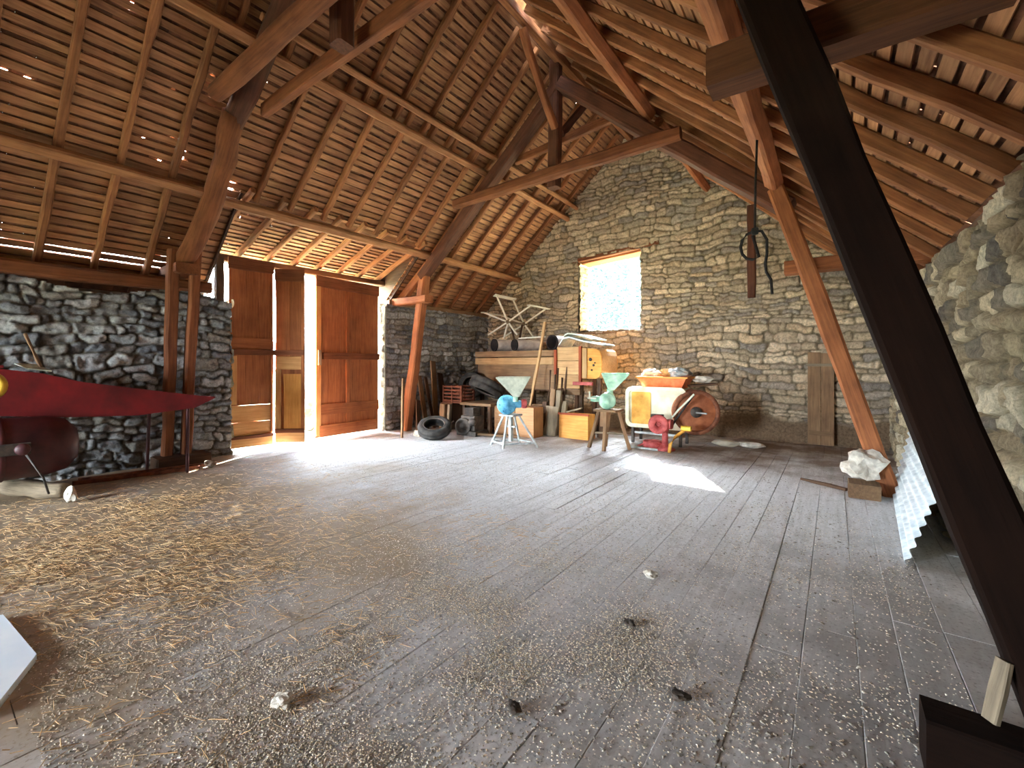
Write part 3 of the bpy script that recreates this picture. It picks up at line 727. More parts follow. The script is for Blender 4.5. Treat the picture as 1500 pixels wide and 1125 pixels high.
# white board corner at lower left
o = prism('white_board', [(-3.27, .39, .0), (-3.95, .335, .0), (-4.0, -.2, .0), (-3.0, -.1, .0), (-2.9, .22, .0)], (0, 0, .035), M['white']); tag(o, 'bright white board on the straw at the lower left corner', 'board')

# ------------------------------------------------------------------ things along the left wall and in the far corner
def tyre(name, label, loc, axis, R, w, group='old tyres'):
    t = thing(name, label, 'tyre', loc, group)
    r = R*.58; h = w/2
    prof = [(r, -h*.75), (r+.03, -h*.95), (R*.82, -h*1.02), (R*.95, -h*.85), (R, -h*.55), (R, -h*.2), (R-.012, -h*.17), (R-.012, h*.17), (R, h*.2), (R, h*.55), (R*.95, h*.85), (R*.82, h*1.02), (r+.03, h*.95), (r, h*.75), (r+.04, h*.6), (R*.86, h*.6), (R*.88, 0), (R*.86, -h*.6), (r+.04, -h*.6)]
    lathe('casing', prof, loc, axis, M['rubber'], t, 40, True, True)
    lathe('bead', [(r, -h*.78), (r+.014, -h*.98), (r+.028, -h*.97), (r+.01, -h*.74)], loc, axis, M['iron'], t, 40, True, True)
    lathe('bead', [(r, h*.78), (r+.014, h*.98), (r+.028, h*.97), (r+.01, h*.74)], loc, axis, M['iron'], t, 40, True, True)
    return t
tyre('tyre', 'dusty car tyre lying tilted on the floor by the pile', (-6.62, 6.38, .22), (.28, -.34, .9), .34, .2)
tyre('tyre', 'large dark tyre leaning on top of the workbench', (-6.46, 7.88, 1.0), (.2, .42, .88), .42, .28)
tyre('tyre', 'dark tyre behind the wire crate on the workbench', (-7.3, 8.3, 1.0), (.3, -.8, .15), .33, .18)
def leaning(label, base, top, w, th, mat, name='plank', n=4):
    o = beam(name, base, top, w, th, M[mat], up=(1, .2, .1), n=n, wob=.004, cham=.1)
    tag(o, label, name.replace('_', ' '), 'planks leaning by the left wall'); return o
leaning('thin pale pole stood before the far truss leg', (-7.2, 6.02, 0), (-7.32, 6.15, 1.22), .05, .04, 'plank', 'pole')
leaning('tall grey plank leaning on left wall, highest of the row', (-7.82, 7.6, 0), (-8.1, 7.75, 1.6), .2, .03, 'plank')
leaning('dark plank beside the far truss foot, first of the row', (-7.75, 6.98, 0), (-8.1, 7.02, 1.1), .18, .03, 'dark_plank')
leaning('brown plank leaning on left wall, second of the row', (-7.72, 7.2, 0), (-8.1, 7.3, 1.25), .16, .03, 'plank')
leaning('dark narrow plank leaning on left wall, third of the row', (-7.7, 7.4, 0), (-8.1, 7.5, 1.2), .12, .03, 'dark_plank')
leaning('brown plank leaning on left wall behind the wire crate', (-7.8, 7.9, 0), (-8.1, 8.0, 1.3), .2, .03, 'dark_plank')
leaning('short crooked board between the truss foot and tyre', (-7.5, 6.75, 0), (-7.7, 6.9, .7), .14, .03, 'dark_plank')
o = beam('short_post', (-7.25, 7.25, 0), (-7.22, 7.25, .62), .16, .12, M['plank'], up=(0, 1, 0), n=3, wob=.004); tag(o, 'short brown post below the wire crate', 'post')
o = beam('short_post', (-7.0, 7.2, 0), (-6.98, 7.2, .62), .07, .1, M['grey_wood'], up=(0, 1, 0), n=3, wob=.004); tag(o, 'thin grey post at the end of the workbench', 'post')
o = rock('rag', (-7.05, 6.3, 0), (.07, .06, .07), M['sack'], 12); tag(o, 'small white rag beside the lying tyre', 'rag')
M['crate_brown'] = wood('crate red brown', lin(82, 44, 32), lin(128, 76, 54), var=.1)
# wire crate
cr = thing('wire_crate', 'red brown open crate on a box by the large tyre', 'crate', (-7.2, 7.7, .62))
for (x0, x1, y0, y1) in ((-7.5, -6.9, 7.5, 7.52), (-7.5, -6.9, 7.93, 7.95), (-7.5, -7.48, 7.5, 7.95), (-6.92, -6.9, 7.5, 7.95)):
    for z in (.66, .74, .82, .9, .98): box('slat', (x0, y0, z), (x1, y1, z+.035), M['crate_brown'], cr, cham=.1)
for x in (-7.5, -7.22, -6.93):
    for y in (7.5, 7.92): box('upright', (x, y-.012, .62), (x+.035, y+.042, 1.03), M['crate_brown'], cr)
box('crate_base', (-7.5, 7.5, .62), (-6.9, 7.95, .65), M['crate_brown'], cr)
o = box('storage_box', (-7.55, 7.48, 0), (-7.18, 7.98, .62), M['dark_plank'], cham=.03); tag(o, 'dark wooden box under the red brown crate', 'box')
# workbench
wb = thing('workbench', 'low wooden workbench carrying the large tyres', 'workbench', (-6.55, 7.8, 0))
box('bench_top', (-6.88, 7.42, .6), (-5.98, 8.25, .66), M['plank'], wb)
for x in (-6.84, -6.1):
    for y in (7.46, 8.15): box('leg', (x, y, 0), (x+.07, y+.07, .6), M['dark_plank'], wb)
box('lower_shelf', (-6.84, 7.5, .1), (-6.03, 8.2, .14), M['dark_plank'], wb)
# engine
en = thing('engine', 'dark cast iron engine standing in front of the workbench', 'engine', (-6.32, 7.2, 0))
box('engine_block', (-6.5, 7.05, .1), (-6.12, 7.36, .42), M['iron'], en)
for i in range(6): box('cooling_fin', (-6.46, 7.08, .43+i*.028), (-6.18, 7.34, .443+i*.028), M['iron'], en)
lathe('flywheel', [(.0, .05), (.05, .05), (.06, .02), (.12, .015), (.14, .05), (.18, .05), (.18, -.02), (0, -.02)], (-6.38, 7.0, .2), (.3, -1, 0), M['iron'], en, 26)
lathe('pulley', [(0, .04), (.08, .04), (.08, -.04), (0, -.04)], (-6.15, 7.02, .3), (.3, -1, 0), M['iron'], en, 20)
box('engine_base', (-6.58, 7.0, 0), (-6.05, 7.38, .1), M['iron'], en)
# brown chest behind the blue mill
bx = thing('wooden_chest', 'plain brown board chest behind the blue mill', 'chest', (-5.5, 7.75, 0))
box('front_panel', (-6.0, 7.58, .0), (-4.98, 7.61, .6), M['ply'], bx, .02); box('back_panel', (-6.0, 7.92, 0), (-4.98, 7.95, .6), M['ply'], bx, .02)
box('side_panel', (-6.0, 7.61, 0), (-5.97, 7.92, .6), M['ply'], bx, .02); box('side_panel', (-5.01, 7.61, 0), (-4.98, 7.92, .6), M['ply'], bx, .02)
box('lid', (-6.0, 7.58, .6), (-4.98, 7.95, .62), M['ply'], bx, .02); box('batten', (-5.5, 7.565, .03), (-5.44, 7.58, .58), M['plank'], bx)
# winnowing machine
wm = thing('winnowing_machine', 'big wooden winnowing machine with an orange rounded end in the corner', 'farm machine', (-5.8, 9, 0))
box('side_panel', (-7.35, 8.6, .95), (-4.95, 8.63, 1.52), M['plank'], wm, .02)
box('top_rail', (-7.4, 8.56, 1.52), (-4.98, 8.62, 1.68), M['crate'], wm, .05); box('top_rail', (-7.4, 8.55, 1.7), (-4.98, 8.62, 1.84), M['plank'], wm, .05)
box('back_panel', (-7.35, 9.42, .95), (-4.95, 9.45, 1.82), M['plank'], wm, .02); box('deck', (-7.35, 8.6, 1.8), (-4.95, 9.45, 1.83), M['plank'], wm, .02)
box('bottom', (-7.35, 8.63, .92), (-4.95, 9.42, .95), M['dark_plank'], wm, .02); box('side_panel', (-7.37, 8.6, .9), (-7.34, 9.45, 1.8), M['dark_plank'], wm, .02)
for x in (-7.3, -6.2, -4.98):
    for y in (8.62, 9.36): box('leg', (x, y, 0), (x+.08, y+.08, .95), M['dark_plank'], wm)
for i, z in enumerate((1.0, 1.3, 1.6)): box('end_board', (-4.9, 8.4, z), (-4.36, 8.43, z+.29), M['crate'], wm, .03)
box('corner_post', (-4.96, 8.36, 1.3), (-4.9, 8.43, 1.84), M['red_wood'], wm); box('corner_post', (-4.36, 8.36, 1.1), (-4.30, 8.43, 1.9), M['red_wood'], wm)
def fan_side():
    pts = [(-4.3, 1.22), (-3.98, 1.22), (-3.9, 1.27), (-3.86, 1.38), (-3.85, 1.55), (-3.86, 1.7), (-3.9, 1.8), (-3.98, 1.84), (-4.3, 1.86)]
    prism('fan_housing', [(x, 8.4, z) for x, z in pts], (0, .03, 0), M['orange_box'], wm)
    vs = [(x, 8.43, z) for x, z in pts]+[(x, 9.2, z) for x, z in pts]; k = len(pts)
    mesh('fan_cover', vs, [(i, (i+1) % k, k+(i+1) % k, k+i) for i in range(k)], M['crate'], wm)
    prism('fan_housing', [(x, 9.2, z) for x, z in pts], (0, .03, 0), M['orange_box'], wm)
fan_side()
box('post', (-4.28, 8.375, 1.23), (-4.18, 8.4, 1.85), M['crate'], wm)
for (x, z, r) in ((-4.1, 1.62, .035), (-4.03, 1.5, .025), (-4.07, 1.4, .02), (-4.0, 1.55, .015)): lathe('bolt_head', [(0, .02), (r, .015), (r, -.0)], (x, 8.4, z), (0, -1, 0), M['iron'], wm, 10)
box('red_rail', (-4.5, 8.36, 1.08), (-4.05, 8.42, 1.15), M['rose_red'], wm); box('leg', (-4.4, 8.45, 0), (-4.32, 8.53, 1.1), M['dark_plank'], wm); box('leg', (-4.4, 9.1, 0), (-4.32, 9.18, 1.22), M['dark_plank'], wm); box('leg', (-3.98, 8.46, 0), (-3.9, 8.54, 1.22), M['dark_plank'], wm)
box('end_sill', (-4.9, 8.42, .86), (-4.36, 8.5, .98), M['plank'], wm)
# pipes lying on it
def pipe(label, loc, axis, r, L):
    t = thing('stove_pipe', label, 'pipe', loc, 'pipes on the winnowing machine')
    lathe('pipe_wall', [(r, 0), (r, L)], loc, axis, M['pipe'], t, 24)
    lathe('pipe_lining', [(r*.93, L), (r*.93, 0), (r, 0)], loc, axis, M['pipe_dark'], t, 24)
    lathe('collar', [(r*.9, -.01), (r*1.06, -.01), (r*1.06, .03), (r, .03)], loc, axis, M['pipe_dark'], t, 24)
pipe('grey pipe on the winnowing machine, leftmost of three', (-6.85, 8.63, 2.0), (.35, .94, 0), .145, .5)
pipe('grey pipe on the winnowing machine, middle of three', (-6.25, 8.66, 1.99), (.40, .92, 0), .135, .7)
pipe('dark wide pipe on the winnowing machine, rightmost of three', (-5.2, 8.68, 2.02), (.25, .97, 0), .165, .5)
o = beam('lath_strip', (-6.1, 8.66, 2.14), (-5.42, 8.72, 2.16), .09, .025, M['pale_wood'], n=3, wob=.003); tag(o, 'thin pale strip lying over the pipes', 'strip')
def bent_sheet(label, prof, y0, y1, mat):
    k = len(prof); vs = [(x, y, z+t) for t in (0, .03) for y in (y0, y1) for x, z in prof]
    fs = [(i, i+1, k+i+1, k+i) for i in range(k-1)]+[(2*k+i, 3*k+i, 3*k+i+1, 2*k+i+1) for i in range(k-1)]
    fs += [(i, 2*k+i, 2*k+i+1, i+1) for i in range(k-1)]+[(k+i, k+i+1, 3*k+i+1, 3*k+i) for i in range(k-1)]
    o = mesh('metal_sheet', vs, fs, M[mat]); tag(o, label, 'sheet', 'bent sheets on the winnowing machine')
bent_sheet('bent white metal sheet draped over the orange rounded end', [(-4.86, 1.92), (-4.76, 2.06), (-4.62, 2.09), (-4.3, 2.0), (-3.82, 1.90)], 8.4, 9.0, 'zinc')
bent_sheet('dented metal sheet on top behind the white one', [(-4.8, 2.12), (-4.7, 2.18), (-4.5, 2.15), (-4.1, 2.03)], 8.5, 9.2, 'pale_metal')
# reel with paddles
re_ = thing('harvester_reel', 'spoked wooden reel with white paddles standing on the winnowing machine', 'reel', (-6.9, 9.1, 1.85))
A = V((0, 1, 0)); B = V((1, 0, 0)); HC = V((-6.7, 9.02, 2.60))
for j in range(2):
    lathe('hub', [(0, -.03), (.05, -.03), (.05, .03), (0, .03)], HC+A*(.72*j), A, M['grey_wood'], re_, 12)
for i, ang in enumerate((118, 160, 28, 205, 252, 310)):
    a = math.radians(ang); rr = (.8, .84, .78, .72, .44, .44)[i]
    dirv = B*math.cos(a)+V((0, 0, 1))*math.sin(a)
    for j in range(2):
        c = HC+A*(.72*j); beam('spoke', c+dirv*.05, c+dirv*rr, .04, .035, M['pale_wood'], re_, n=2, wob=.002)
    if i < 3: beam('paddle', HC+dirv*rr-A*.08, HC+dirv*rr+A*.84, .1, .025, M['pale_wood'], re_, up=dirv if i == 0 else V((0, 0, 1)), n=3, wob=.004)
beam('axle', HC-A*.08, HC+A*.85, .04, .04, M['grey_wood'], re_, n=2, wob=.001, rnd=True)
beam('stand', HC+V((0, .1, -.03)), HC+V((0, .4, -.735)), .05, .05, M['dark_plank'], re_, n=2); beam('stand', HC+V((0, .62, -.03)), HC+V((0, .42, -.735)), .05, .05, M['dark_plank'], re_, n=2)
o = beam('pole', (-5.5, 8.05, 0), (-5.2, 8.38, 2.46), .06, .05, M['crate'], n=6, wob=.008); tag(o, 'long wooden pole leaning on the winnowing machine front', 'pole')
# loose timber lying under and before the machine
for (a, b, w_, mat, lab) in [((-6.05, 7.1, .05), (-5.2, 7.35, .05), .12, 'plank', 'brown board lying on the floor before the plain chest'), ((-7.05, 6.75, .04), (-6.65, 7.0, .28), .1, 'dark_plank', 'dark board tilted behind the lying tyre'), ((-6.7, 8.35, .2), (-5.3, 8.4, .28), .18, 'dark_plank', 'dark board lying low under the winnowing machine'), ((-6.6, 8.4, .5), (-5.2, 8.45, .62), .16, 'plank', 'brown board lying crosswise under the winnowing machine')]:
    o = beam('board', a, b, w_, .04, M[mat], n=4, wob=.004); tag(o, lab, 'board')
# fence posts and box
for (x0, x1, y, z, mat, lab) in [(-5.0, -4.73, 8.08, .62, 'grey_wood', 'wide grey split post before the winnowing machine'), (-4.98, -4.88, 8.2, .98, 'plank', 'tall grey split post, left of the pair behind the wide one'), (-4.84, -4.74, 8.2, .96, 'grey_wood', 'tall grey split post, right of the pair behind the wide one'), (-4.66, -4.57, 8.14, .74, 'grey_wood', 'narrow leaning post beside the orange wooden box'), (-5.22, -5.12, 8.25, .7, 'dark_plank', 'dark stake left of the wide grey post'), (-4.5, -4.42, 8.62, .95, 'dark_plank', 'dark stake behind the orange wooden box'), (-3.86, -3.76, 8.35, .98, 'dark_plank', 'dark board standing between orange box and green mill')]:
    o = beam('fence_post', ((x0+x1)/2-.02, y, 0), ((x0+x1)/2+.02, y+.06, z), (x1-x0)*1.15, .07, M[mat], up=(0, 1, 0), n=5, wob=.008); tag(o, lab, 'post', 'split posts in the pile')
for i in range(5):
    x = -5.12+i*.09; o = beam('stick', (x, 8.27+.012*i, 0), (x+.08+random.uniform(-.02, .02), 8.37+.012*i, random.uniform(1.2, 1.5)), .035, .035, M['dark_plank'], n=4, wob=.012, rnd=True)
    tag(o, 'thin dark stick in the bundle behind the grey posts', 'stick', 'stick bundle in the pile')
ob = thing('wooden_box', 'small orange wooden box left of the green mill', 'box', (-4.28, 8.2, 0))
box('front_panel', (-4.62, 8.0, .0), (-3.96, 8.02, .5), M['orange_box'], ob, .02); box('side_panel', (-4.62, 8.02, 0), (-4.6, 8.3, .5), M['orange_box'], ob, .02); box('side_panel', (-3.98, 8.02, 0), (-3.96, 8.3, .5), M['orange_box'], ob, .02)
box('back_panel', (-4.62, 8.3, 0), (-3.96, 8.32, .5), M['orange_box'], ob, .02); box('rim', (-4.64, 7.99, .48), (-3.94, 8.01, .52), M['red_wood'], ob, .05)
o = beam('broken_board', (-4.5, 8.12, .53), (-4.2, 8.18, .62), .12, .03, M['grey_wood'], n=3, wob=.006); tag(o, 'broken grey board on the orange wooden box', 'board')

# ------------------------------------------------------------------ the two mills
def hopper(t, cx, cy, z0, z1, r0, r1, mat, off=(0, 0), rot=.3):
    def ring(r, z, o): return [V((cx+o[0]+r*math.cos(rot+math.pi/4+i*math.pi/2)*1.414, cy+o[1]+r*math.sin(rot+math.pi/4+i*math.pi/2)*1.414, z)) for i in range(4)]
    R = [ring(r0, z0, off), ring(r1, z1, (0, 0)), ring(r1, z1+.02, (0, 0)), ring(r1-.012, z1+.02, (0, 0)), ring(r0-.008, z0+.01, off)]
    vs = sum(R, []); fs = []
    for i in range(4):
        for j in range(4): fs.append((i*4+j, i*4+(j+1) % 4, (i+1)*4+(j+1) % 4, (i+1)*4+j))
    mesh('hopper', vs, fs, M[mat], t)
bm_ = thing('grain_mill', 'blue grain mill with pale square hopper on a steel stand', 'grain mill', (-4.82, 6.55, 0), 'grain mills')
hopper(bm_, -4.70, 6.5, .93, 1.27, .05, .295, 'pale_metal', (.06, 0), .55)
lathe('neck', [(.05, 0), (.05, .12)], (-4.66, 6.5, .84), (0, 0, 1), M['green'], bm_, 14)
fx = V((.58, -.81, 0))
d = lathe('grinding_drum', [(.0, .1), (.06, .1), (.07, .075), (.15, .07), (.175, .05), (.18, 0), (.175, -.06), (0, -.07)], (-4.83, 6.46, .78), fx, M['blue'], bm_, 36)
for i in range(6):
    a = i*math.tau/6; c = V((-4.83, 6.46, .78))+fx*.07+V((.81, .58, 0))*.13*math.cos(a)+V((0, 0, .13*math.sin(a)))
    lathe('bolt', [(0, .02), (.014, .02), (.014, 0)], c, fx, M['blue'], d, 8)
lathe('bearing_housing', [(.07, 0), (.07, .14), (.05, .2), (0, .2)], (-4.75, 6.52, .79), (.81, .58, 0), M['blue'], bm_, 20)
lathe('pulley', [(0, .05), (.07, .05), (.085, .03), (.085, -.03), (.07, -.05), (0, -.05)], (-4.56, 6.63, .8), (.81, .58, 0), M['rose_red'], bm_, 22)
box('mounting_plate', (-4.98, 6.42, .57), (-4.66, 6.72, .60), M['light_metal'], bm_)
feet = [(-5.22, 6.48), (-4.36, 6.78), (-4.78, 6.28), (-4.86, 6.92)]
tops = [(-4.93, 6.5), (-4.68, 6.62), (-4.80, 6.44), (-4.82, 6.68)]
for f, q in zip(feet, tops): beam('leg', (f[0], f[1], 0), (q[0], q[1], .58), .036, .036, M['light_metal'], bm_, n=1, wob=0)
beam('centre_post', (-4.81, 6.56, .1), (-4.81, 6.56, .58), .07, .07, M['light_metal'], bm_, n=1, wob=0)
box('cross_bar', (-4.92, 6.53, .36), (-4.70, 6.57, .39), M['light_metal'], bm_)
for a_, b_ in ((0, 2), (2, 1), (1, 3), (3, 0)):
    for t_ in (.14,):
        lerp = lambda k: V((feet[k][0]+(tops[k][0]-feet[k][0])*t_, feet[k][1]+(tops[k][1]-feet[k][1])*t_, .58*t_))
        beam('stretcher', lerp(a_), lerp(b_), .03, .03, M['light_metal'], bm_, n=1, wob=0)
gm = thing('grain_mill', 'pale green grain mill with tilted hopper on a wooden stand', 'grain mill', (-3.27, 7.4, 0), 'grain mills')
hopper(gm, -3.12, 7.36, 1.06, 1.34, .05, .23, 'green', (-.08, .02), .45)
lathe('grinding_drum', [(0, .09), (.05, .09), (.06, .06), (.12, .06), (.145, .04), (.15, 0), (.14, -.08), (0, -.1)], (-3.24, 7.3, .87), (.42, -.9, 0), M['green'], gm, 30)
lathe('neck', [(.06, 0), (.05, .1)], (-3.22, 7.37, .98), (0, 0, 1), M['green'], gm, 14)
lathe('feed_housing', [(0, 0), (.05, 0), (.055, .16), (.04, .22), (0, .22)], (-3.32, 7.3, .9), (-.9, -.42, 0), M['green'], gm, 16)
lathe('adjusting_wheel', [(.05, .0), (.065, .012), (.07, 0), (.065, -.012)], (-3.53, 7.2, .97), (-.9, -.42, 0), M['pale_metal'], gm, 18, True, True)
box('crank_arm', (-3.56, 7.17, .9), (-3.40, 7.2, .93), M['pale_metal'], gm)
box('stand_top', (-3.46, 7.2, .68), (-3.04, 7.56, .72), M['plank'], gm)
feet = [(-3.62, 7.36), (-2.93, 7.56), (-3.24, 7.16), (-3.42, 7.62)]; tops = [(-3.40, 7.32), (-3.10, 7.46), (-3.25, 7.26), (-3.3, 7.52)]
for f, q in zip(feet, tops): beam('leg', (f[0], f[1], 0), (q[0], q[1], .69), .06, .06, M['plank'], gm, n=2, wob=.002)
beam('stretcher', (-3.54, 7.35, .28), (-3.0, 7.52, .28), .035, .03, M['grey_wood'], gm, n=1, wob=0); box('chute', (-3.34, 7.22, .42), (-3.22, 7.3, .7), M['plank'], gm)

# ------------------------------------------------------------------ cream machine with drum, tray, red iron
cm = thing('threshing_machine', 'cream machine with mustard panel and round drum before the gable', 'farm machine', (-2.6, 8.4, 0))
def rrect(x0, x1, z0, z1, r, y):
    pts = []
    for cx, cz, a0 in ((x1-r, z1-r, 0), (x0+r, z1-r, 90), (x0+r, z0+r, 180), (x1-r, z0+r, 270)):
        for k in range(6):
            a = math.radians(a0+k*18); pts.append((cx+r*math.cos(a), y, cz+r*math.sin(a)))
    return pts
prism('housing', rrect(-3.26, -2.18, .34, 1.06, .1, 8.3), (0, .55, 0), M['cream'], cm)
rim = rrect(-3.29, -2.15, .31, 1.09, .12, 8.27); k = len(rim)
inn = rrect(-3.22, -2.22, .38, 1.02, .08, 8.27)
mesh('rim', rim+inn+[(x, 8.31, z) for x, y, z in rim]+[(x, 8.31, z) for x, y, z in inn], [(i, (i+1) % k, k+(i+1) % k, k+i) for i in range(k)]+[(i, 2*k+i, 2*k+(i+1) % k, (i+1) % k) for i in range(k)]+[(k+i, k+(i+1) % k, 3*k+(i+1) % k, 3*k+i) for i in range(k)], M['cream'], cm)
prism('mustard_panel', rrect(-3.17, -2.8, .36, .99, .03, 8.285), (0, .02, 0), M['mustard'], cm)
prism('cream_panel', rrect(-2.74, -2.26, .5, .92, .03, 8.285), (0, .02, 0), M['cream'], cm)
lathe('drum', [(0, .3), (.32, .3), (.38, .27), (.39, .2), (.39, -.3), (0, -.3)], (-2.12, 8.56, .66), (.45, -.9, 0), M['terracotta'], cm, 36)
lathe('drum_rim', [(.33, .0), (.4, .0), (.4, .04), (.33, .04)], V((-2.12, 8.56, .66))+V((.447, -.894, 0))*.29, (.45, -.9, 0), M['rust'], cm, 36, True, True)
lathe('drum_hub', [(0, .06), (.09, .06), (.1, 0)], V((-2.12, 8.56, .66))+V((.447, -.894, 0))*.29, (.45, -.9, 0), M['iron'], cm, 18)
tube('crank', [(-2.0, 8.26, .66), (-1.86, 8.2, .66), (-1.78, 8.16, .66)], .015, M['light_metal'], cm)
for x in (-3.2, -2.3):
    for y in (8.34, 8.78): box('leg', (x, y, 0), (x+.05, y+.05, .36), M['iron'], cm)
box('axle_bar', (-3.2, 8.36, .18), (-2.26, 8.4, .22), M['light_metal'], cm)
tr = thing('tray', 'orange plastic tray on top of the cream machine', 'tray', (-2.62, 8.55, 1.07))
def tray():
    def ring(x0, x1, y0, y1, z): return [(x0, y0, z), (x1, y0, z), (x1, y1, z), (x0, y1, z)]
    vs = ring(-2.96, -2.26, 8.36, 8.76, 1.065)+ring(-3.06, -2.16, 8.3, 8.84, 1.27)+ring(-3.03, -2.19, 8.33, 8.81, 1.27)+ring(-2.94, -2.28, 8.38, 8.74, 1.08)
    fs = [(3, 2, 1, 0), (12, 13, 14, 15)]
    for i in range(3):
        for j in range(4): fs.append((i*4+j, i*4+(j+1) % 4, (i+1)*4+(j+1) % 4, (i+1)*4+j))
    mesh('shell', vs, fs, M['orange'], tr)
    vs = ring(-3.09, -2.13, 8.27, 8.87, 1.255)+ring(-3.09, -2.13, 8.27, 8.87, 1.285)+ring(-3.03, -2.19, 8.33, 8.81, 1.285)+ring(-3.03, -2.19, 8.33, 8.81, 1.255)
    mesh('rim', vs, [(i*4+j, i*4+(j+1) % 4, ((i+1) % 4)*4+(j+1) % 4, ((i+1) % 4)*4+j) for i in range(4) for j in range(4)], M['orange_box'], tr)
tray()
o = rock('sack', (-2.86, 8.55, 1.2), (.2, .18, .1), M['sack'], 5, k=.3); tag(o, 'crumpled white sack at the left of the orange tray', 'sack', 'sacks in the orange tray')
o = rock('sack', (-2.62, 8.6, 1.24), (.2, .17, .09), M['tan_sack'], 6, k=.3); tag(o, 'tan sack in the middle of the orange tray', 'sack', 'sacks in the orange tray')
o = rock('sack', (-2.34, 8.58, 1.22), (.2, .18, .1), M['light_metal'], 9, k=.35); tag(o, 'grey crumpled sack at the right of the orange tray', 'sack', 'sacks in the orange tray')
o = beam('board', (-2.16, 8.5, 1.12), (-1.74, 8.7, 1.16), .3, .035, M['dark_plank'], n=3, wob=.004); tag(o, 'dark board jutting out over the round drum', 'board')
o = rock('sack', (-1.95, 8.62, 1.17), (.16, .12, .06), M['sack'], 15, k=.3); tag(o, 'small pale sack on the dark board above the drum', 'sack')
# red cast iron machine in front
ri = thing('root_cutter', 'small faded red iron cutter standing before the cream machine', 'farm machine', (-2.42, 7.9, 0))
lathe('column', [(.0, 0), (.17, 0), (.18, .02), (.1, .06), (.055, .12), (.05, .3), (.07, .38), (.09, .4)], (-2.42, 7.92, 0), (0, 0, 1), M['rose_red'], ri, 20)
box('head', (-2.58, 7.82, .38), (-2.3, 8.02, .54), M['rose_red'], ri, .2); lathe('gear_wheel', [(.05, 0), (.15, .0), (.17, .02), (.17, .05), (.15, .06), (.05, .06)], (-2.5, 7.8, .46), (.3, -1, .1), M['rose_red'], ri, 22, True, True)
for i in range(4):
    a = math.radians(45+i*45); beam('spoke', V((-2.5, 7.79, .46))-V((.95*math.cos(a), .28*math.cos(a), math.sin(a)))*.14, V((-2.5, 7.79, .46))+V((.95*math.cos(a), .28*math.cos(a), math.sin(a)))*.14, .025, .02, M['rose_red'], ri, n=1, wob=0)
box('hopper_rail', (-2.66, 7.86, .56), (-2.46, 7.98, .62), M['iron'], ri)
tube('base_bow', [(-2.9, 7.9, .02), (-2.75, 7.86, .1), (-2.6, 7.88, .14), (-2.45, 7.9, .1)], .02, M['rose_red'], ri)
lathe('bowl', [(.0, .0), (.14, .0), (.17, .04), (.17, .13), (.155, .13), (.15, .05), (0, .02)], (-2.66, 7.98, .0), (0, 0, 1), M['rose_red'], ri, 22)
box('skid', (-3.0, 7.76, 0), (-2.5, 7.84, .03), M['light_metal'], ri)
o = beam('drive_belt', (-2.35, 8.08, .42), (-1.98, 8.1, .98), .05, .03, M['rubber'], n=5, wob=.006); tag(o, 'dark belt slanting up to the round drum', 'belt')
o = beam('chain_guard', (-2.38, 8.0, .52), (-1.96, 8.03, 1.0), .035, .03, M['pale_metal'], n=5, wob=.006); tag(o, 'pale metal strip slanting beside the dark belt', 'strip')
yl = thing('plough_handle', 'yellow curved handle standing on the floor right of the red cutter', 'handle', (-2.25, 7.75, 0))
tube('shaft', [(-2.28, 7.7, 0.0), (-2.27, 7.72, .14), (-2.2, 7.78, .27), (-2.1, 7.84, .36), (-2.04, 7.88, .46)], .03, M['mustard'], yl)
box('grip', (-2.12, 7.8, .38), (-1.96, 7.9, .46), M['yellow'], yl, .2)

# ------------------------------------------------------------------ right side
gp = thing('plank_shutter', 'brown plank shutter standing against the gable right of the machines', 'shutter', (-.2, 10, 0))
box('board', (-.4, 9.95, .03), (-.2, 9.99, 1.74), M['plank'], gp, .05); box('board', (-.195, 9.95, .03), (.0, 9.99, 1.72), M['plank'], gp, .05)
box('batten', (-.42, 9.92, 1.48), (.06, 9.95, 1.53), M['grey_wood'], gp)
box('batten', (-.38, 9.93, .2), (-.02, 9.95, .28), M['plank'], gp)
o = rock('stone_slab', (-1.62, 8.95, 0), (.22, .1, .06), M['outer'], 21, k=.2); tag(o, 'long pale stone on the floor, left of the pair below the gable', 'stone', 'stones below the gable')
o = rock('stone_slab', (-1.22, 9.0, 0), (.2, .1, .055), M['sack'], 22, k=.25); tag(o, 'long pale stone on the floor, right of the pair below the gable', 'stone', 'stones below the gable')
o = box('wood_block', (.13, 6.3, 0), (.42, 6.62, .16), M['plank'], cham=.05); tag(o, 'brown wooden block at the foot of the far right leg', 'block')
def crumple(name, loc, r, mat, seed):
    o = rock(name, loc, r, mat, seed, k=.55); return o
o = crumple('plastic_bag', (.27, 6.48, .16), (.17, .12, .15), M['sack'], 33); tag(o, 'crumpled white bag on the wooden block by the right leg', 'bag')
o = beam('stick', (-.35, 6.9, .02), (.12, 6.6, .02), .04, .03, M['dark_plank'], n=3); tag(o, 'dark stick on the floor left of the wooden block', 'stick')
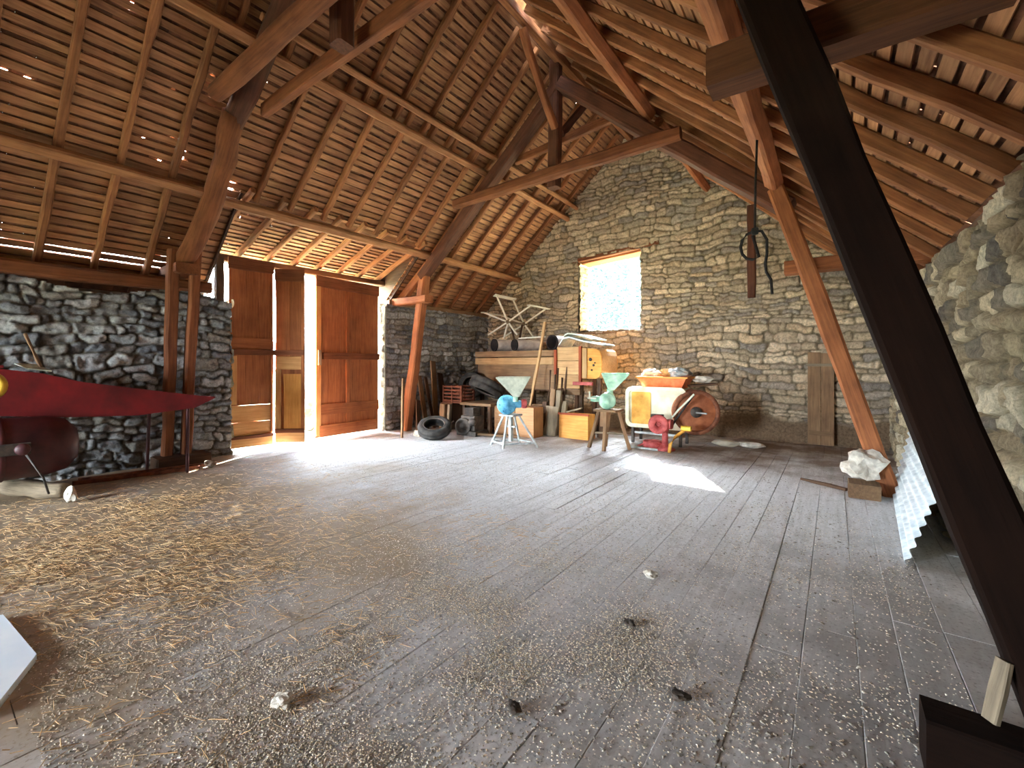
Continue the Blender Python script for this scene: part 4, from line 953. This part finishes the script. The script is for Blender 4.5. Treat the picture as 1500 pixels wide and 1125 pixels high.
def corrugated():
    nu, nv = 108, 3
    vs, fs = [], []
    for s in range(2):
        for j in range(nv+1):
            t = j/nv; y = 4.40+2.5*t
            x0, z0 = .43+.13*t, .012
            x1, z1 = .70+.02*t, .74+.03*t
            for i in range(nu+1):
                u = i/nu; px, pz = x0+(x1-x0)*u, z0+(z1-z0)*u
                nx, nz = (z1-z0), -(x1-x0); l = math.hypot(nx, nz); c = .014*math.sin(u*math.tau*9)-s*.002
                vs.append((px+nx/l*-c, y+.22*u*(1-t), pz+nz/l*-c))
    b = (nu+1)*(nv+1)
    for j in range(nv):
        for i in range(nu):
            a = j*(nu+1)+i; fs.append((a, a+1, a+nu+2, a+nu+1)); fs.append((b+a, b+a+nu+1, b+a+nu+2, b+a+1))
    for i in range(nu): fs.append((i, b+i, b+i+1, i+1))
    return mesh('corrugated_sheet', vs, fs, M['zinc'], None, True)
tag(corrugated(), 'pale corrugated metal sheet leaning on the right wall', 'metal sheet')

# ------------------------------------------------------------------ litter
def bits(name, pts, size, mat, label, cat, flat=.5, long_=1.):
    n = len(pts); a = RNG.rand(n)*math.tau; s = size*(.5+RNG.rand(n)); t = RNG.rand(n)*.5
    base = np.array([(1, 0, 0), (-.5, .8, 0), (-.5, -.8, 0), (0, 0, 1.2)])
    vs = np.zeros((n, 4, 3)); ca, sa = np.cos(a), np.sin(a)
    for k in range(4):
        x, y, z = base[k]*np.array([long_, 1, flat])
        x = x+RNG.uniform(-.25, .25, n); y = y+RNG.uniform(-.25, .25, n)
        vs[:, k, 0] = pts[:, 0]+(x*ca-y*sa)*s; vs[:, k, 1] = pts[:, 1]+(x*sa+y*ca)*s; vs[:, k, 2] = .002+z*s
    i = np.arange(n)[:, None]*4
    tri = np.concatenate([i+np.array(f) for f in ((0, 1, 3), (1, 2, 3), (2, 0, 3), (0, 2, 1))])
    o = fast_mesh(name, vs.reshape(-1, 3), tri, mat); tag(o, label, cat, None, 'stuff'); return o
def straws(n):
    P = []
    while len(P) < n:
        x = RNG.uniform(-7.4, -1.8); y = RNG.uniform(.15, 3.6)
        dens = math.exp(-((x+4.9)/1.5)**2-((y-1.15)/.9)**2)+.05
        dens *= .3+1.4*float(vnoise(np.array([x]), np.array([y]), .45, 5)[0])**2
        if RNG.rand() < dens: P.append((x, y))
    vs, fs = [], []
    for x, y in P:
        a = RNG.normal(.5, .7); L = RNG.uniform(.02, .1); r = RNG.uniform(.001, .002); z = RNG.uniform(.003, .012); tz = RNG.uniform(-.01, .012)
        dx, dy = math.cos(a)*L/2, math.sin(a)*L/2; nx, ny = -math.sin(a)*r, math.cos(a)*r; n0 = len(vs)
        for sgn in (-1, 1):
            cx, cy, cz = x+sgn*dx, y+sgn*dy, max(z+sgn*tz, .002)
            vs += [(cx+nx, cy+ny, cz), (cx-nx, cy-ny, cz), (cx, cy, cz+r*1.6)]
        fs += [(n0, n0+1, n0+4, n0+3), (n0+1, n0+2, n0+5, n0+4), (n0+2, n0, n0+3, n0+5)]
    o = fast_mesh('straw', vs, fs, M['straw']); tag(o, 'scattered golden straw on the floor before the red machine', 'straw', None, 'stuff')
straws(9000)
def scatter(n, f, x0, x1, y0, y1, seed):
    P = np.stack([RNG.uniform(x0, x1, n*12), RNG.uniform(y0, y1, n*12)], 1)
    d = np.array([f(x, y) for x, y in P])*(.15+1.7*vnoise(P[:, 0], P[:, 1], .4, seed)**2)
    return P[RNG.rand(len(P)) < d][:n]
pts = scatter(60000, lambda x, y: math.exp(-((x+2.0-.2*y)/1.15)**2-((y-1.4)/1.6)**2)+.05, -5, .5, .3, 5.5, 61)
bits('chaff', pts, .005, M['chaff'], 'dry chaff and crumbs strewn over the middle floorboards', 'chaff')
pts = scatter(9000, lambda x, y: .4, -7.8, .4, .6, 8.5, 62)
bits('grit', pts, .0055, M['leaf_litter'], 'small crumbs of dirt scattered over the whole floor', 'grit')
pts = scatter(900, lambda x, y: math.exp(-((x+.2)/.7)**2-((y-3.0)/2.0)**2)*.35, -2, .55, 1.2, 6.5, 63)
bits('leaf_litter', pts, .009, M['leaf_litter'], 'dry leaf scraps on the floor beside the right leg', 'litter', .4, 1.5)
pts = scatter(700, lambda x, y: math.exp(-((x+.0)/.4)**2-((y-2.0)/.25)**2)*.5+math.exp(-((x-.35)/.2)**2-((y-4.1)/.3)**2)*.6, -.8, .6, 1.6, 4.6, 64)
bits('earth_crumbs', pts, .008, M['leaf_litter'], 'dark earth crumbs on the floor at the right', 'earth', .6)
CL = [((-1.97, .98), .04, 'sack', 'pale wood chip on the floor nearest the viewer'), ((-.56, 2.04), .035, 'iron', 'dark clod on the boards right of the middle'), ((-1.12, 1.55), .03, 'iron', 'dark clod on the boards at the edge of the chaff'), ((-1.05, 3.1), .045, 'sack', 'pale crumpled scrap on the boards at the far right'), ((-.95, 2.45), .03, 'iron', 'small dark clod between pale boards')]
for i, ((x, y), r, m_, lab) in enumerate(CL):
    o = rock('clod', (x, y, 0), (r, r*.8, r*.5), M[m_], 70+i, k=.5); tag(o, lab, 'clod', 'clods on the floorboards')

# ------------------------------------------------------------------ outdoors
gr = mesh('ground', [(-140, -60, -.22), (60, -60, -.22), (60, 120, -.22), (-140, 120, -.22)], [(0, 1, 2, 3)], M['grass']); struct(gr, 'pale sunlit ground outside the barn')
def hills():
    vs, fs = [], []; n = 60
    for i in range(n+1):
        y = -40+i*3.; x = -118
        h = 6+4*math.sin(i*.22)+2*math.sin(i*.6+1)
        vs += [(x, y, -.3), (x-12, y, h*.75), (x-26, y, h), (x-50, y, -.3)]
    for i in range(n):
        for j in range(3): fs.append((i*4+j, i*4+j+1, i*4+j+5, i*4+j+4))
    return mesh('hills', vs, fs, M['hill'], None, True)
struct(hills(), 'hazy distant hills seen through the gap of the doors')
def tree(x, y, h, seed, label):
    R = np.random.RandomState(seed)
    t = thing('tree', label, 'tree', (x, y, -.22), 'trees outside the window')
    beam('trunk', (x, y, -.22), (x+R.uniform(-.4, .4), y, h), .28, .28, M['bark'], t, n=10, wob=.05, rnd=True, taper=.25)
    vs, fs = [], []
    for k in range(22):
        z = h*R.uniform(.25, .95); a = R.rand()*math.tau; L = R.uniform(.8, 2.0)
        p0 = np.array((x, y, z)); p1 = p0+np.array((math.cos(a)*L, math.sin(a)*L, R.uniform(.3, 1.2)*L)); r = .03
        n = len(vs)
        for p, rr in ((p0, r), (p1, r*.4)):
            for q in range(4): vs.append(p+np.array((math.cos(q*1.57)*rr, math.sin(q*1.57)*rr, 0)))
        for q in range(4): fs.append((n+q, n+(q+1) % 4, n+4+(q+1) % 4, n+4+q))
    fast_mesh('branches', vs, fs, M['bark'], t)
    n = 4200; c = R.randn(n, 3)*np.array((1.1, 1.1, h*.3))+np.array((x, y, h*.55))
    a = R.rand(n)*math.tau; e = R.uniform(-1, 1, n); s = R.uniform(.05, .12, n)
    u = np.stack([np.cos(a), np.sin(a), e*.6], 1)*s[:, None]; v = np.stack([-np.sin(a)*.6, np.cos(a)*.6, .8-abs(e)*.3], 1)*s[:, None]
    P = np.stack([c-u, c-v*.6, c+u, c+v*.6], 1).reshape(-1, 3)
    fast_mesh('foliage', P, np.arange(n*4).reshape(-1, 4), M['leaf'], t)
for i, (x, y, h, lab) in enumerate([(-9.6, 18.5, 7.5, 'bare pale tree outside, behind the left side of the window'), (-8.2, 19.5, 8.5, 'pale tree outside, behind the middle of the window'), (-6.9, 18.0, 7.0, 'pale tree outside, behind the right side of the window'), (-11.2, 23, 9, 'far pale tree outside, left beyond the window'), (-9.0, 25, 10, 'far pale tree outside, behind the window middle')]):
    tree(x, y, h, 300+i, lab)
o = rock('heap', (-11.2, 6.35, -.22), (.45, .4, .55), M['iron'], 44, k=.3); tag(o, 'dark heap outside, seen through the gap of the doors', 'heap')

# ------------------------------------------------------------------ light
def world():
    w = bpy.data.worlds.new('sky'); SC.world = w; w.use_nodes = True; nt = w.node_tree; L = nt.links
    bg = nt.nodes['Background']
    tc = nd(nt, 'ShaderNodeTexCoord')
    def lobe(d, lo, hi, amp):
        dp = nd(nt, 'ShaderNodeVectorMath', operation='DOT_PRODUCT'); L.new(tc.outputs['Generated'], dp.inputs[0]); dp.inputs[1].default_value = V(d).normalized()
        mr = nd(nt, 'ShaderNodeMapRange', interpolation_type='SMOOTHSTEP'); mr.inputs[1].default_value = lo; mr.inputs[2].default_value = hi; mr.inputs[4].default_value = amp
        L.new(dp.outputs['Value'], mr.inputs[0]); return mr.outputs[0]
    s = lobe((-1, -.15, .12), .55, .95, SKY_LEFT)
    a = nd(nt, 'ShaderNodeMath', operation='ADD'); L.new(s, a.inputs[0]); L.new(lobe((.0, -1, .15), .5, .95, SKY_FILL), a.inputs[1])
    a2 = nd(nt, 'ShaderNodeMath', operation='ADD'); L.new(a.outputs[0], a2.inputs[0]); L.new(lobe((-.3, .6, .75), .84, .985, SKY_SUN), a2.inputs[1])
    b = nd(nt, 'ShaderNodeMath', operation='ADD'); L.new(a2.outputs[0], b.inputs[0]); b.inputs[1].default_value = SKY_BASE
    bg.inputs[0].default_value = (.80, .91, 1, 1); L.new(b.outputs[0], bg.inputs[1])
SKY_LEFT, SKY_FILL, SKY_BASE, SKY_SUN = 22., 23., .15, 36.  # lobes added to the sky to light the interior; the back one is fill
world()
sun = bpy.data.lights.new('sun', 'SUN'); sun.energy = 26; sun.angle = .009; sun.color = (1, .95, .86)
so = bpy.data.objects.new('sun', sun); COL.objects.link(so)
so.rotation_euler = V((2.36, -4.0, -3.4)).to_track_quat('-Z', 'Y').to_euler()
def portal(loc, direction, w, h):
    l = bpy.data.lights.new('window_portal', 'AREA'); l.shape = 'RECTANGLE'; l.size = w; l.size_y = h; l.cycles.is_portal = True
    o = bpy.data.objects.new('window_portal', l); COL.objects.link(o); o.location = loc
    o.rotation_euler = V(direction).to_track_quat('-Z', 'Y').to_euler()

portal(((WX0+WX1)/2, YG+.52, (WZ0+WZ1)/2), (0, -1, 0), 1.7, 1.95)
portal(((FX0+FX1)/2, YB-.1, (FZ0+FZ)/2), (0, 1, 0), FX1-FX0, FZ-FZ0)
portal((XL-.3, 4.8, 1.75), (1, 0, 0), 3.3, 3.5)

# ------------------------------------------------------------------ camera and colour
cam = bpy.data.cameras.new('camera'); co = bpy.data.objects.new('camera', cam); COL.objects.link(co)
cam.sensor_width = 36; cam.lens = 647/1500*36; cam.shift_y = -27.5/1500; cam.clip_start = .05; cam.clip_end = 500
co.location = (0, 0, 1.5); co.rotation_euler = (math.pi/2, 0, math.radians(36.1))
SC.camera = co
SC.view_settings.view_transform = 'Standard'; SC.view_settings.look = 'None'; SC.view_settings.gamma = 1
SC.view_settings.use_curve_mapping = False
SC.view_settings.exposure = 2.5
SC.cycles.max_bounces = 10; SC.cycles.diffuse_bounces = 7
SC.cycles.use_denoising = True
